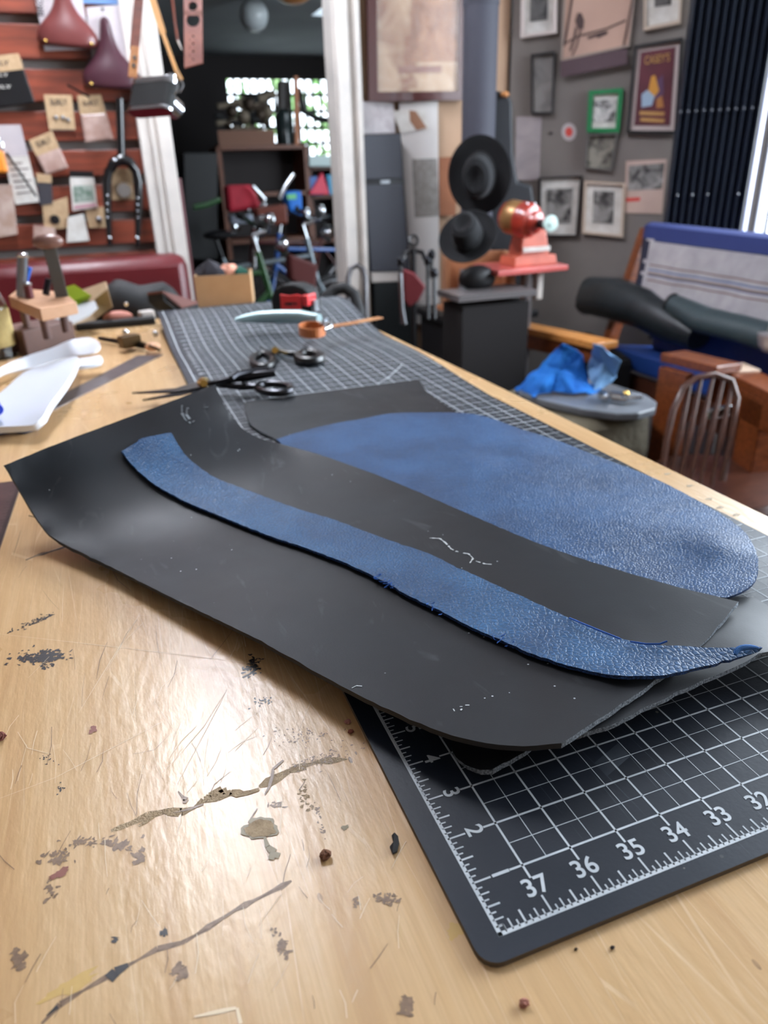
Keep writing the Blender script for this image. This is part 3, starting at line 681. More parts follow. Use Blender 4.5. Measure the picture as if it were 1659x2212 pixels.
mb.tube([Zp(500, 818, za+.0148), Zp(512, 809, za+.0178), Zp(545, 801, za+.0178), Zp(575, 798, za+.0163), Zp(592, 803, za+.0133)], .0045, 8); mb.build('blade', DKST, o, smooth=True)
MB().cyl(Zp(440, 828, za+.0015), Zp(440, 828, za+.0067), .0095, .0052, 16).build('pivot_screw', BRASS, o, smooth=True)
# small scissors
zb = MT+.0089
o = thing('thread_scissors', 'small black scissors with round finger loops standing open on the grid', 'scissors', Zp(595, 770, MT))
mb = flat(MB(), [(560, 748), (590, 758), (604, 760), (596, 764), (578, 758)], zb+.0074, .0022)
mb.tube([Zp(600, 758, zb+.0074), Zp(585, 765, zb+.0059), Zp(590, 776, zb)], .0044, 8); mb.tube(ell(568, 779, 22, 14, zb, 22), .0065, 8, closed=True); mb.build('blade', BLKP, o, smooth=True)
mb = flat(MB(), [(575, 760), (600, 752), (620, 758), (600, 764)], zb+.0044, .0022)
mb.tube([Zp(604, 758, zb+.0074), Zp(625, 764, zb+.0074), Zp(642, 765, zb+.0059)], [.0037, .0052, .0059], 8); mb.tube(ell(668, 772, 24, 9, zb+.0030, 22), .0085, 8, closed=True); mb.build('blade', BLKP, o, smooth=True)
MB().cyl(Zp(594, 757, zb+.0074), Zp(594, 757, zb+.0133), .0067, .0052, 14).build('pivot_screw', BRASS, o, smooth=True)
# tape measure
a = Zp(596, 672, MT+.031); b_ = Zp(662, 675, MT+.031); ex = (b_-a).normalized(); ey = Vector((-ex.y, ex.x, 0))
o = thing('tape_measure', 'black and red tape measure standing at the far end of the mat', 'tape measure', (a+b_)/2)
c = (a+b_)/2 + ey*.0222; Rz = math.atan2(ex.y, ex.x)
prof = [(-.0459, 0), (.0459, 0), (.0488, .0089), (.0459, .0370), (.0333, .0503), (.0111, .0562), (-.0148, .0548), (-.0370, .0444), (-.0474, .0222)]
MB().prism([c - ey*.0237 + ex*x + Vector((0, 0, z)) for x, z in prof], -ey, .0474).build('case', BLKR, o, bevel=.0044)
RED = mat('red_plastic', (226, 42, 46), .35)
q = c - ey*.0325
MB().prism([q + ex*x + Vector((0, 0, z)) for x, z in [(-.0185, .0044), (.0296, .0044), (.0326, .0355), (.0222, .0377), (.0037, .0348), (-.0178, .0370)]], -ey, .0044).build('face_plate', RED, o, bevel=.0015)
MB().prism([q + ex*x - ey*.0005 + Vector((0, 0, z)) for x, z in [(-.0074, .0155), (.0074, .0148), (.0118, .0178), (.0207, .0163), (.0222, .0207), (.0030, .0207), (-.0074, .0192)]], -ey, .0052).build('badge', BLKP, o)
MB().box(q + ex*.0429 + ey*.0148 + Vector((0, 0, .0259)), (.0133, .0370, .0222), rz=Rz).build('side_grip', RED, o, bevel=.0022)
MB().box(q + ex*.0518 + ey*.0222 + Vector((0, 0, .0133)), (.0089, .0178, .0222), rz=Rz).build('tape_hook', STEEL, o)
# pale knife
o = thing('utility_knife', 'pale green-grey pointed utility knife lying in front of the tape measure', 'knife', Zp(600, 695, MT+.024+.0074))
P = zpl([(507, 691), (530, 688), (560, 685), (600, 684), (650, 684), (690, 688)], MT+.024+.0163)
mb = MB().tube(P, [.0030, .0081, .0118, .0133, .0133, .0089], 12); mb.build('handle', mat('pale_enamel', (152, 176, 178), .3, .3), o, smooth=True)
MB().bar(Zp(560, 694, MT+.024+.0089), Zp(594, 694, MT+.024+.0089), .0030, .0059).build('slider', DKST, o)
# buckled strap
o = thing('buckled_strap', 'narrow tan leather strap with a loop and silver buckle, end overhanging the bench', 'strap', Zp(700, 715, MT+.019+.0074))
zt_ = MT+.019+.0118
mb = MB(); P = zpl([(712, 706), (760, 698), (822, 686)], zt_+.0030)
for p, q_ in zip(P[:-1], P[1:]): mb.bar(p, q_, .0163, .0030)
mb.build('strap_end', TAN, o, bevel=.0007)
L_ = ell(674, 712, 27, 9, zt_, 24); mb = MB()
for i in range(24):
    a, b_ = L_[i], L_[(i+1) % 24]; mb.bar(a, b_, .0030, .0163)
mb.build('strap_loop', mat('orange_leather', (196, 112, 58), .45), o)
mb = MB().tube([Zp(698, 694, zt_+.0148), Zp(712, 688, zt_+.0148), Zp(716, 706, zt_+.0044), Zp(702, 712, zt_+.0030)], .0030, 8, closed=True); mb.tube([Zp(690, 700, zt_+.0089), Zp(716, 694, zt_+.0104)], .0022, 8); mb.build('buckle', CHROME, o, smooth=True)
# cardboard box
fl, fr = Zp(429, 667, HT), Zp(546, 661, HT); ex = (fr-fl).normalized(); ey = Vector((-ex.y, ex.x, 0)); W_ = (fr-fl).length; D_ = .1184; H_ = .0777
o = thing('cardboard_box', 'small open kraft cardboard box filled with scraps at the far end of the bench', 'box', (fl+fr)/2, math.atan2(ex.y, ex.x))
mb = MB(); up = Vector((0, 0, 1)); t_ = .0030
for p, q_ in ((fl, fr), (fl+ey*D_, fr+ey*D_), (fl, fl+ey*D_), (fr, fr+ey*D_)): mb.bar(p+up*H_/2, q_+up*H_/2, t_, H_)
mb.box((fl+fr)/2+ey*D_/2+up*.0022, (W_, D_, .0030), rz=math.atan2(ex.y, ex.x)); mb.build('carton', mat('kraft_board', (192, 156, 118), .85, vary=((180, 144, 106), 14)), o)
def scrap(name, label, cat, c, r, m_, sc=(1, .7, .5), seed=1, grp=None):
    r2 = random.Random(seed); b = MB().ball(c, r, seg=18, rings=10, sc=sc)
    ph = [r2.uniform(0, 6) for _ in range(6)]
    for p in b.v:
        d = p-Vector(c); k = 1+.22*math.sin(d.x/r*5+ph[0])*math.sin(d.y/r*4+ph[1])+.1036*math.sin(d.z/r*9+ph[2]+d.x/r*7); p.x = c[0]+d.x*k; p.y = c[1]+d.y*k; p.z = c[2]+d.z*k
    return tag(b.build(name, m_, smooth=True, sub=1), label, cat, grp)
cb = (fl+fr)/2+ey*D_/2
DKCL = mat('dark_cloth', (46, 44, 50), .95, bump=(200, .5, .0015))
scrap('cloth_scrap', 'dark grey cloth scrap heaped in the left of the cardboard box', 'scrap', cb-ex*.0296+up*.0681, .0407, DKCL, (1.1, .9, .9), 2)
scrap('leather_scrap', 'pink leather scrap poking up from the middle of the cardboard box', 'scrap', cb+ex*.0133+up*.0792, .0207, mat('pink_leather', (214, 150, 126), .7), (1.2, 1, .9), 3)
scrap('felt_scrap', 'dark green felt scrap at the right side of the cardboard box', 'scrap', cb+ex*.0429+up*.0703, .0207, mat('green_felt', (22, 70, 56), .95), (1, 1, .9), 4)
# steel rule beyond the white pieces
P = zpl([(345, 764), (300, 770), (105, 868), (110, 882), (355, 770)], HT+.0016)
mb = MB().prism(zpl([(352, 765), (297, 768), (80, 880), (98, 892)], HT+.0016), (0, 0, 1), .0015)
o = tag(mb.build('steel_ruler', mat('dull_steel', (118, 112, 116), .35, .7, vary=((98, 94, 98), 40))), 'grey steel straightedge lying diagonally between the white pattern and the mat', 'ruler')
# ruler at the left margin
o = thing('long_ruler', 'wide dark metal ruler with fine graduations at the left margin of the bench', 'ruler', Zp(0, 1080, HT))
mb = MB(); A_, B_ = Zp(49, 1036, HT+.0016), Zp(-2, 1186, HT+.0016); d_ = (B_-A_).normalized(); s_ = Vector((d_.y, -d_.x, 0)); s_ = s_ if s_.x < 0 else -s_
A_ -= d_*.0; mb.prism([A_, A_+d_*.6, A_+d_*.6+s_*.0370, A_+s_*.0370], (0, 0, 1), .0015)
mb.build('rule', mat('brown_steel', (104, 88, 86), .35, .7, vary=((84, 72, 72), 30)), o)
mb = MB()
for k in range(1, 180):
    ln = .0089 if k % 10 == 0 else .0059 if k % 5 == 0 else .0037
    q_ = A_ + d_*(.0015+k*.0015) + Vector((0, 0, .0002)); e1 = d_*.00025
    mb.quad(q_-e1, q_+e1, q_+e1+s_*ln, q_-e1+s_*ln)
mb.build('graduation', INK, o)
# crumbs
def crumb(px, py, r, c_, label, seed, z=HT):
    p = Zp(px, py, z); r2 = random.Random(seed); b = MB().ball(p+Vector((0, 0, r*.6)), r, seg=9, rings=6, sc=(1, .8, .7))
    for q in b.v: q += Vector((r2.gauss(0, r*.12), r2.gauss(0, r*.12), r2.gauss(0, r*.08))); q.z = max(q.z, z+.0001)
    tag(b.build('crumb', mat('crumb_%d_%d_%d' % c_, c_, .9, bump=(1500, .8, .001))), label, 'crumb')
crumb(752, 1562, .0020, (172, 118, 108), 'pinkish crumb against the mat edge, the upper of two', 1)
crumb(758, 1583, .0019, (142, 80, 66), 'reddish crumb beside the mat edge, just below the pinkish one', 2)
crumb(1132, 2171, .0022, (168, 112, 96), 'single reddish crumb below the mat corner near the front of the bench', 3)
crumb(703, 1853, .0032, (124, 84, 62), 'brown bark-like crumb right of the dried varnish blob', 4)
crumb(-2, 1598, .0040, (110, 60, 50), 'dark red crumb cut off by the left side of the photo', 5)
crumb(1244, 2052, .0008, (70, 60, 50), 'dark speck on bare wood under the front edge of the mat', 6)
crumb(1323, 2049, .0010, (60, 50, 46), 'dark elongated speck on bare wood right of the mat corner', 7)
b = MB().add([Zp(x, y, HT+.0012+.0012*(i % 2)) for i, (x, y) in enumerate([(846, 1804), (852, 1798), (860, 1806), (862, 1820), (858, 1838), (848, 1842), (842, 1828), (850, 1818)])], [tuple(range(8))])
b.prism([p - Vector((0, 0, .0002)) for p in b.v[:8]], (0, 0, 1), .001)
tag(b.build('leather_flake', BLKR), 'ragged black leather flake on bare wood left of the mat', 'flake')
tag(MB().tube(zpl([(62, 1114), (72, 1116), (84, 1122), (94, 1130)], HT+.002), .0004, 5).build('thread', BLKR), 'short dark thread beside the curled end of the black leather', 'thread')
# white pattern pieces (thick card / foam)
FOAM = mat('white_vinyl', (228, 234, 244), .4, bump=(14, .3, .0030))
def slab(px, z0, h, name, m_, label=None, cat=None, hs=None, parent=None, grp=None):
    hs = hs or [h]*len(px); P = [Zp(x, y, z0+hh) for (x, y), hh in zip(px, hs)]
    ob = MB().prism(P, (0, 0, 1), h*.6).build(name, m_, parent, bevel=.0015)
    return tag(ob, label, cat, grp) if label else ob
def pillow(name, px, z0, h, m_, label, cat, th=.0030, hs=None, grid=.0148):
    P = [Zp(x, y, z0+(hs[i] if hs else h)) for i, (x, y) in enumerate(px)]
    return tag(sheet(name, P, TPS(P), th, [m_, m_], grid=grid, step=.0089, jit=0), label, cat)
pillow('white_vinyl_piece', [(-60, 840), (0, 795), (60, 768), (110, 752), (150, 735), (190, 729), (212, 738), (214, 752), (195, 764), (150, 770), (80, 790), (0, 812), (-60, 880)], HT, .0222, FOAM, 'long rounded white vinyl piece lying behind the wider white one', 'pattern piece', hs=[.0148, .0222, .0266, .0296, .0326, .0333, .0333, .0296, .0237, .0178, .0148, .0148, .0148])
pillow('white_vinyl_pattern', [(-60, 880), (0, 848), (38, 815), (60, 800), (110, 785), (164, 769), (163, 790), (140, 830), (108, 872), (92, 900), (74, 917), (0, 922), (-60, 925)], HT, .0222, FOAM, 'wide white vinyl piece spreading to the left margin, notched like a pattern', 'pattern piece', th=.0089, hs=[.0222, .0259, .0259, .0266, .0326, .0370, .0370, .0370, .0326, .0281, .0222, .0192, .0192])
pillow('white_vinyl_strip', [(162, 776), (190, 772), (216, 767), (221, 773), (218, 782), (190, 788), (164, 791)], HT, .0222, FOAM, 'short narrow white strip jutting right from the wide white piece', 'pattern piece', th=.0059, hs=[.0266, .0266, .0281, .0266, .0222, .0222, .0222])
pillow('navy_fabric', [(-60, 935), (0, 926), (40, 922), (78, 914), (72, 924), (50, 930), (25, 928), (0, 932), (-60, 945)], HT, .0074, mat('navy_cloth', (38, 62, 100), .8), 'navy fabric edge showing under the wide white vinyl piece', 'fabric', th=.0044, hs=[.0059]*9)
o = thing('marker_pen', 'royal blue marker cap cut off by the left margin beside the white vinyl', 'pen', Zp(-10, 880, HT+.0296))
MB().cyl(Zp(-30, 850, HT+.0488), Zp(-6, 886, HT+.0370), .0074).build('cap', mat('royal_blue', (20, 60, 200), .35), o, smooth=True)
MB().cyl(Zp(-60, 800, HT+.0666), Zp(-30, 850, HT+.0488), .0067).build('barrel', WHITE, o, smooth=True)
# tools on the wood left of the mat
o = thing('edge_clamp', 'dark steel wing clamp tool with a wooden knob lying left of the mat', 'clamp', Zp(280, 740, HT))
MB().tube(zpl([(215, 731), (250, 737), (290, 744), (325, 752)], HT+.0089), [.0044, .0052, .0059, .0044], 8).build('bar', DKST, o, smooth=True)
mb = MB().box(Zp(280, 737, HT+.0178), (.0370, .0222, .0222), rz=.4); mb.tube(zpl([(275, 740), (300, 738), (345, 756)], HT+.0148), .0030, 8); mb.build('screw_body', mat('aged_brass', (96, 78, 54), .35, .9), o, bevel=.0015)
MB().ball(Zp(330, 749, HT+.0118), .0104, sc=(1.4, 1, .8)).build('knob', mat('pale_wood_knob', (214, 164, 128), .5), o, smooth=True)
MB().ball(Zp(272, 718, HT+.0222), .0067).build('ferrule', CHROME, o, smooth=True)
tag(MB().ball(Zp(335, 720, HT+.0059), .0059).build('steel_ball', CHROME, smooth=True), 'little shiny ball end by the left mat border near the clamp tool', 'ball')
tag(MB().box(Zp(317, 682, HT+.0148), (.0333, .0222, .0237), rz=.3).build('white_cube', mat('white_eraser', (206, 198, 192), .6), bevel=.0037), 'small white block beside the far left corner of the mat', 'block')
# jar
p = Zp(14, 778, HT); o = thing('glass_jar', 'clear glass jar with a yellowed label at the left margin', 'jar', p)
c = p + Vector((-.0222, .0370, 0)); R_ = .0407
MB().lathe([(R_, 0), (R_*1.02, .0074), (R_, .0962), (R_*.8, .1221), (R_*.45, .1369), (R_*.42, .21), (R_*.38, .21), (R_*.38, .1391), (R_*.75, .1184), (R_*.94, .0925), (R_*.95, .0059)], c, seg=36).build('body', GLASS, o, smooth=True)
MB().lathe([(R_*1.015, .0222), (R_*1.03, .0229), (R_*1.03, .0873), (R_*1.015, .0881)], c, seg=36).build('label', mat('aged_label', (186, 166, 108), .8, vary=((150, 130, 80), 40)), o, smooth=True)
MB().lathe([(R_*.5, .2), (R_*.5, .225), (R_*.2, .24), (.0007, .241)], c, seg=24).build('lid', BRN, o, smooth=True)
# punch stand with tools
p = Zp(110, 752, HT); o = thing('tool_stand', 'wooden tool rack raised on dowels over a dark wooden block', 'tool rack', p)
BLKW = mat('purple_brown_wood', (104, 76, 68), .6, vary=((84, 60, 54), 12))
a = Zp(60, 770, HT); b_ = Zp(168, 745, HT); ex = (b_-a).normalized(); ey = Vector((-ex.y, ex.x, 0)); rz_ = math.atan2(ex.y, ex.x)
cb = (a+b_)/2 + ey*.0444
MB().box(cb+up*.0237, ((b_-a).length, .0888, .0474), rz=rz_).build('base_block', BLKW, o, bevel=.0030)
zt_ = HT+.1147
TOPP = zpl([(18, 640), (86, 668), (165, 652), (138, 630), (40, 622)], zt_)
MB().prism(TOPP, (0, 0, 1), .0192).build('top_board', mat('punch_board', (168, 122, 86), .65, vary=((186, 142, 108), 18)), o, bevel=.0015)
for x, y in ((45, 645), (88, 662), (130, 650)):
    q = Zp(x, y, zt_-.0148); MB().cyl(Vector((q.x, q.y, HT+.0444)), q, .0074).build('dowel', BLKW, o, smooth=True)
def tool(name, label, x0, y0, x1, y1, r0, r1, m_, z=zt_+.0015, cap=None):
    a = Zp(x0, y0, z); d_ = ray(x1, y1); t2 = (a.y-CAM[1])/d_[1]; b = Vector(CAM+d_*t2)
    if cap is None: return tag(MB().tube([a, a.lerp(b, .5), b], [r0, (r0+r1)/2, r1], 12).build(name, m_, smooth=True), label, 'tool')
    o_ = thing(name, label, 'tool', a); MB().tube([a, b], [r0, r1], 12).build('shaft', m_, o_, smooth=True); MB().ball(b, r1*1.15, sc=(1, 1, .5)).build('head', cap, o_, smooth=True)
tool('hole_punch', 'tall round steel punch standing in the wooden tool rack', 46, 640, 49, 552, .0081, .0089, STEEL, cap=CHROME)
tool('blue_scriber', 'thin blue handled scriber leaning in the wooden tool rack', 46, 638, 64, 577, .0052, .0044, mat('blue_plastic', (36, 96, 190), .4))
tool('setter', 'short dark red setter at the front of the tool rack', 64, 643, 59, 614, .0074, .0067, mat('dark_red_plastic', (96, 34, 38), .4), cap=STEEL)
tool('short_punch', 'short dark steel punch in the middle of the tool rack', 99, 636, 105, 602, .0059, .0052, DKST)
FILEM = mat('file_steel', (104, 104, 102), .4, .8)
a = Zp(134, 641, zt_); b_ = Vector(CAM+ray(106, 532)*((a.y-CAM[1])/ray(106, 532)[1]))
o = thing('flat_file', 'broad flat grey file with a wrapped top leaning in the tool rack', 'file', a)
MB().bar(a, b_, .0207, .0059, up=(0, 1, 0)).build('blade', FILEM, o, bevel=.0007)
MB().ball(b_+Vector((0, 0, .0074)), .0178, sc=(1.4, .8, .7)).build('wrapped_top', mat('crumpled_plastic', (120, 86, 76), .3), o, smooth=True)
# coloured sheets behind the stand
def newell(P):
    n_ = Vector((0, 0, 0))
    for a_, b2 in zip(P, P[1:]+P[:1]): n_ += a_.cross(b2)
    return n_.normalized()
def card(name, px, z, m_, label, cat, hs, th=.0022):
    P = [Zp(x, y, z+h) for (x, y), h in zip(px, hs)]; c_ = sum(P, Vector())/len(P); nn = newell([p-c_ for p in P])
    if nn.z < 0: nn = -nn
    b2 = MB(); k = len(P); lo = [p-nn*th for p in P]
    b2.add(P+[c_]+lo+[c_-nn*th], [(i, (i+1) % k, k) for i in range(k)] + [(k+1+(i+1) % k, k+1+i, 2*k+1) for i in range(k)] + [((i+1) % k, i, k+1+i, k+1+(i+1) % k) for i in range(k)])
    return tag(b2.build(name, m_), label, cat)
card('kraft_pad', [(160, 655), (170, 628), (228, 608), (232, 625), (242, 662), (205, 690), (150, 702)], HT, mat('kraft_pad_paper', (168, 142, 112), .8), 'curled cream paper pad behind the green sheet', 'paper', [.0370, .0629, .0888, .0814, .0444, .0148, .0148])
card('green_sheet', [(96, 690), (128, 655), (136, 622), (160, 614), (196, 638), (185, 650), (110, 696)], HT, mat('lime_paper', (158, 184, 42), .7), 'lime green sheet sandwiched behind the tool rack', 'paper', [.0296, .0518, .0888, .0962, .0740, .0592, .0333])
card('oval_foam', [(88, 702), (130, 678), (180, 650), (205, 650), (210, 662), (190, 680), (150, 700), (110, 708), (90, 709)], HT, mat('grey_foam', (168, 170, 172), .6), 'pale grey oval foam pad below the green sheet', 'pad', [.0370, .0444, .0592, .0629, .0555, .0444, .0333, .0296, .0296], .0044)
# dark bag and notebook
o = thing('snap_pouch', 'black leather pouch with a silver snap at the far left of the bench', 'pouch', Zp(285, 690, HT))
c = Zp(290, 690, HT); b = MB().ball(c+Vector((0, .0222, .0333)), .1, seg=24, rings=12, sc=(1.15, .5, .48))
for q in b.v: q.z += .0089*math.sin(q.x*60)
b.build('body', BLKR, o, smooth=True); MB().cyl(Zp(272, 656, HT+.0518), Zp(273, 658, HT+.0503), .0044).build('snap', CHROME, o, smooth=True)
o = thing('notebook', 'black notebook with orange-red cover edge beside the cardboard box', 'notebook', Zp(370, 672, HT))
P = [Zp(318, 632, HT+.0703), Zp(350, 628, HT+.0740), Zp(428, 652, HT+.0407), Zp(392, 662, HT+.0370), Zp(335, 648, HT+.0518)]
MB().prism(P, (0, 0, 1), .0044).build('cover', mat('orange_edge', (104, 54, 44), .6), o)
MB().prism([p-Vector((0, 0, .0059)) for p in P], (0, 0, 1), .0148).build('pages', BLKR, o)
tag(MB().ball(Zp(255, 686, HT+.0148), .0222, sc=(1.5, .8, .7)).build('pink_roll', mat('pink_leather2', (176, 112, 96), .6), smooth=True), 'rolled pink leather offcut under the black pouch', 'offcut')
tag(MB().bar(Zp(165, 705, HT+.0074), Zp(335, 690, HT+.0089), .0370, .0133).build('black_strap_stack', BLKR, bevel=.0030), 'stack of flat black straps along the far left edge of the bench', 'straps')

# ================================================================== HANGING IN FRONT (about 1.6 m away)
TH = 1.66
def hang(px, t=TH): return [Tp(x, y, t) for x, y in px]
def ribbon(mb, P, w_, th, mi=0, nrm=None):
    nrm = Vector(nrm or -Vector(FF))
    for a, b in zip(P[:-1], P[1:]): mb.bar(a, b, w_, th, mi, up=nrm)
    return mb
def to_ceiling(P):   # extend the first stretch upwards to the ceiling
    return [Vector((P[0].x, P[0].y, 2.2))]+P
CAML = mat('camera_leatherette', (10, 11, 13), .7, bump=(1500, .6, .0006))
o = thing('camera', 'vintage silver and black film camera hanging by a leather strap', 'camera', Tp(330, 215, TH))
ex = (Tp(380, 232, TH-.03)-Tp(280, 200, TH)); ex.z = 0; ex.normalize(); ez = (Tp(287, 170, TH)-Tp(278, 226, TH)).normalized(); ez = (ez-ex*ez.dot(ex)).normalized(); ey = ez.cross(ex)
M3 = Matrix((ex, ey, ez)).transposed(); cc = (Tp(276, 198, TH)+Tp(384, 226, TH))/2
Wc = (Tp(276, 198, TH)-Tp(384, 226, TH)).length
def rbox(w_, d_, h_, z, mi):   # rounded-end body section
    P = []
    for i in range(9): th_ = -math.pi/2+math.pi*i/8; P.append(Vector((w_/2-d_/2+d_/2*math.cos(th_), d_/2*math.sin(th_), z+h_)))
    for i in range(9): th_ = math.pi/2+math.pi*i/8; P.append(Vector((-w_/2+d_/2+d_/2*math.cos(th_), d_/2*math.sin(th_), z+h_)))
    return [cc+M3 @ p for p in P]
Hh = .052
MB().prism(rbox(Wc, .034, Hh, -Hh/2, 0), ez, Hh).build('body', CAML, o, smooth=True)
MB().prism(rbox(Wc+.002, .036, .014, Hh/2, 0), ez, .014).build('top_plate', CHROME, o, bevel=.002)
MB().prism(rbox(Wc+.002, .036, .009, -Hh/2-.009, 0), ez, .009).build('base_plate', CHROME, o, bevel=.002)
for dx, r in ((-.035, .007), (-.01, .005), (.045, .010)): MB().cyl(cc+M3 @ Vector((dx, 0, Hh/2+.013)), cc+M3 @ Vector((dx, 0, Hh/2+.023)), r).build('dial', CHROME, o, smooth=True)
MB().tube([cc+M3 @ Vector((Wc/2+.002+.006*math.cos(t_), 0, .018+.012*math.sin(t_))) for t_ in np.linspace(0, 6.28, 12)[:-1]], .0015, 6, closed=True).build('strap_ring', CHROME, o, smooth=True)
MB().cyl(cc+M3 @ Vector((.028, .017, 0)), cc+M3 @ Vector((.028, .05, 0)), .022).build('lens', CHROME, o, smooth=True)
o2 = thing('camera_strap', 'tan leather camera strap with rivets rising from the hanging film camera', 'strap', Tp(300, 100, TH))
P = to_ceiling(hang([(300, 0), (290, 108)])); ribbon(MB(), P, .022, .003).build('strap_band', BRN, o2, bevel=.0008)
ribbon(MB(), hang([(292, 100), (286, 168)], TH-.002), .020, .003).build('strap_tab', TAN, o2, bevel=.0008)
for x, y in ((291, 124), (289, 141)): MB().cyl(Tp(x, y, TH-.001), Tp(x, y, TH-.007), .0045).build('rivet', CHROME, o2, smooth=True)
P = to_ceiling(hang([(328, -6), (352, 72), (380, 150), (392, 172)])); b = MB(); ribbon(b, P[:3], .015, .0025); ribbon(b, P[2:], .009, .0025); b.build('strap_band', mat('golden_leather', (206, 150, 84), .45), o2)
MB().tube(hang([(382, 152), (390, 170), (396, 185), (388, 200)]), .0018, 6).build('strap_hook', CHROME, o2, smooth=True)
o = thing('leather_lace', 'thin reddish leather cord with a pale tip hanging beside the camera strap', 'cord', Tp(378, 50, TH))
MB().tube(to_ceiling(hang([(372, -5), (378, 50), (384, 88)])), .0032, 8).build('cord', BRN, o, smooth=True); MB().tube(hang([(384, 88), (389, 99), (393, 108)]), [.003, .002, .0012], 8).build('tip', WHITE, o, smooth=True)
# punched strap, holes modelled as ring of faces
o = thing('punched_strap', 'broad brown leather strap punched with round holes hanging at upper left', 'strap', Tp(415, 70, TH))
P0, P1 = Tp(414, -190, TH), Tp(418, 140, TH); ax = (P1-P0).normalized(); nr_ = Vector(-FF); sd = ax.cross(nr_).normalized(); Wd = .021
if sd.dot(Vector(RR)) < 0: sd = -sd
def hole_strip(mb, p0, L_, holes, w_, th, seg=20):
    """strip of half-width w_ along ax with round holes [(dist, radius)], holed cell by cell"""
    cur = 0.
    def pt(s__, l_, k): return p0+ax*l_+sd*s__-nr_*k
    for l_, r in holes:
        a, b = l_-w_, l_+w_
        if a > cur: mb.hexa([pt(-w_, cur, 0), pt(w_, cur, 0), pt(w_, a, 0), pt(-w_, a, 0)], [pt(-w_, cur, th), pt(w_, cur, th), pt(w_, a, th), pt(-w_, a, th)])
        ring, sq = [], []
        for i in range(seg):
            t_ = 2*math.pi*(i+.5)/seg; c_, s__ = math.cos(t_), math.sin(t_); k = w_/max(abs(c_), abs(s__)); ring.append((r*c_, l_+r*s__)); sq.append((k*c_, l_+k*s__))
        for i in range(seg):
            j = (i+1) % seg
            for d_ in (0, th): mb.quad(pt(*ring[i], d_), pt(*ring[j], d_), pt(*sq[j], d_), pt(*sq[i], d_))
            mb.quad(pt(*ring[i], 0), pt(*ring[j], 0), pt(*ring[j], th), pt(*ring[i], th)); mb.quad(pt(*sq[i], 0), pt(*sq[j], 0), pt(*sq[j], th), pt(*sq[i], th))
        cur = b
    return cur
L_ = (P1-P0).length; pxm = L_/330
b = MB(); c_ = hole_strip(b, P0, L_, [(l_*pxm, r*pxm) for l_, r in ((50, 13), (110, 10), (155, 13), (203, 10), (233, 15))], Wd, .003); small = [(l_*pxm, 2.4*pxm) for l_ in (268, 284, 301, 318)]
q0 = c_; sd0 = Wd
ww = 8*pxm; p_side = []
cur = c_
for l_, r in small:
    a0, a1 = l_-ww, l_+ww
    def pt(s__, l__, k): return P0+ax*l__+sd*s__-nr_*k
    if a0 > cur: b.hexa([pt(-Wd, cur, 0), pt(Wd, cur, 0), pt(Wd, a0, 0), pt(-Wd, a0, 0)], [pt(-Wd, cur, .003), pt(Wd, cur, .003), pt(Wd, a0, .003), pt(-Wd, a0, .003)])
    for s0, s1 in ((-Wd, -ww), (ww, Wd)): b.hexa([pt(s0, a0, 0), pt(s1, a0, 0), pt(s1, a1, 0), pt(s0, a1, 0)], [pt(s0, a0, .003), pt(s1, a0, .003), pt(s1, a1, .003), pt(s0, a1, .003)])
    ring = [(r*math.cos(2*math.pi*(i+.5)/16), l_+r*math.sin(2*math.pi*(i+.5)/16)) for i in range(16)]; sq = []
    for i in range(16):
        t_ = 2*math.pi*(i+.5)/16; k = ww/max(abs(math.cos(t_)), abs(math.sin(t_))); sq.append((k*math.cos(t_), l_+k*math.sin(t_)))
    for i in range(16):
        j = (i+1) % 16
        for d_ in (0, .003): b.quad(pt(*ring[i], d_), pt(*ring[j], d_), pt(*sq[j], d_), pt(*sq[i], d_))
        b.quad(pt(*ring[i], 0), pt(*ring[j], 0), pt(*ring[j], .003), pt(*ring[i], .003))
    cur = a1
e0, e1 = L_-6*pxm, L_+6*pxm
def pt(s__, l__, k): return P0+ax*l__+sd*s__-nr_*k
e0 = max(cur, e0); b.hexa([pt(-Wd, cur, 0), pt(Wd, cur, 0), pt(Wd, e0, 0), pt(-Wd, e1, 0)], [pt(-Wd, cur, .003), pt(Wd, cur, .003), pt(Wd, e0, .003), pt(-Wd, e1, .003)])
b.build('strap_band', mat('red_brown_leather', (124, 62, 46), .5, vary=((150, 84, 62), 20)), o)
d_ = -ax; MB().tube([P0, Vector((P0.x, P0.y, 2.2))], .003, 8).build('hanging_cord', BRN, o, smooth=True)

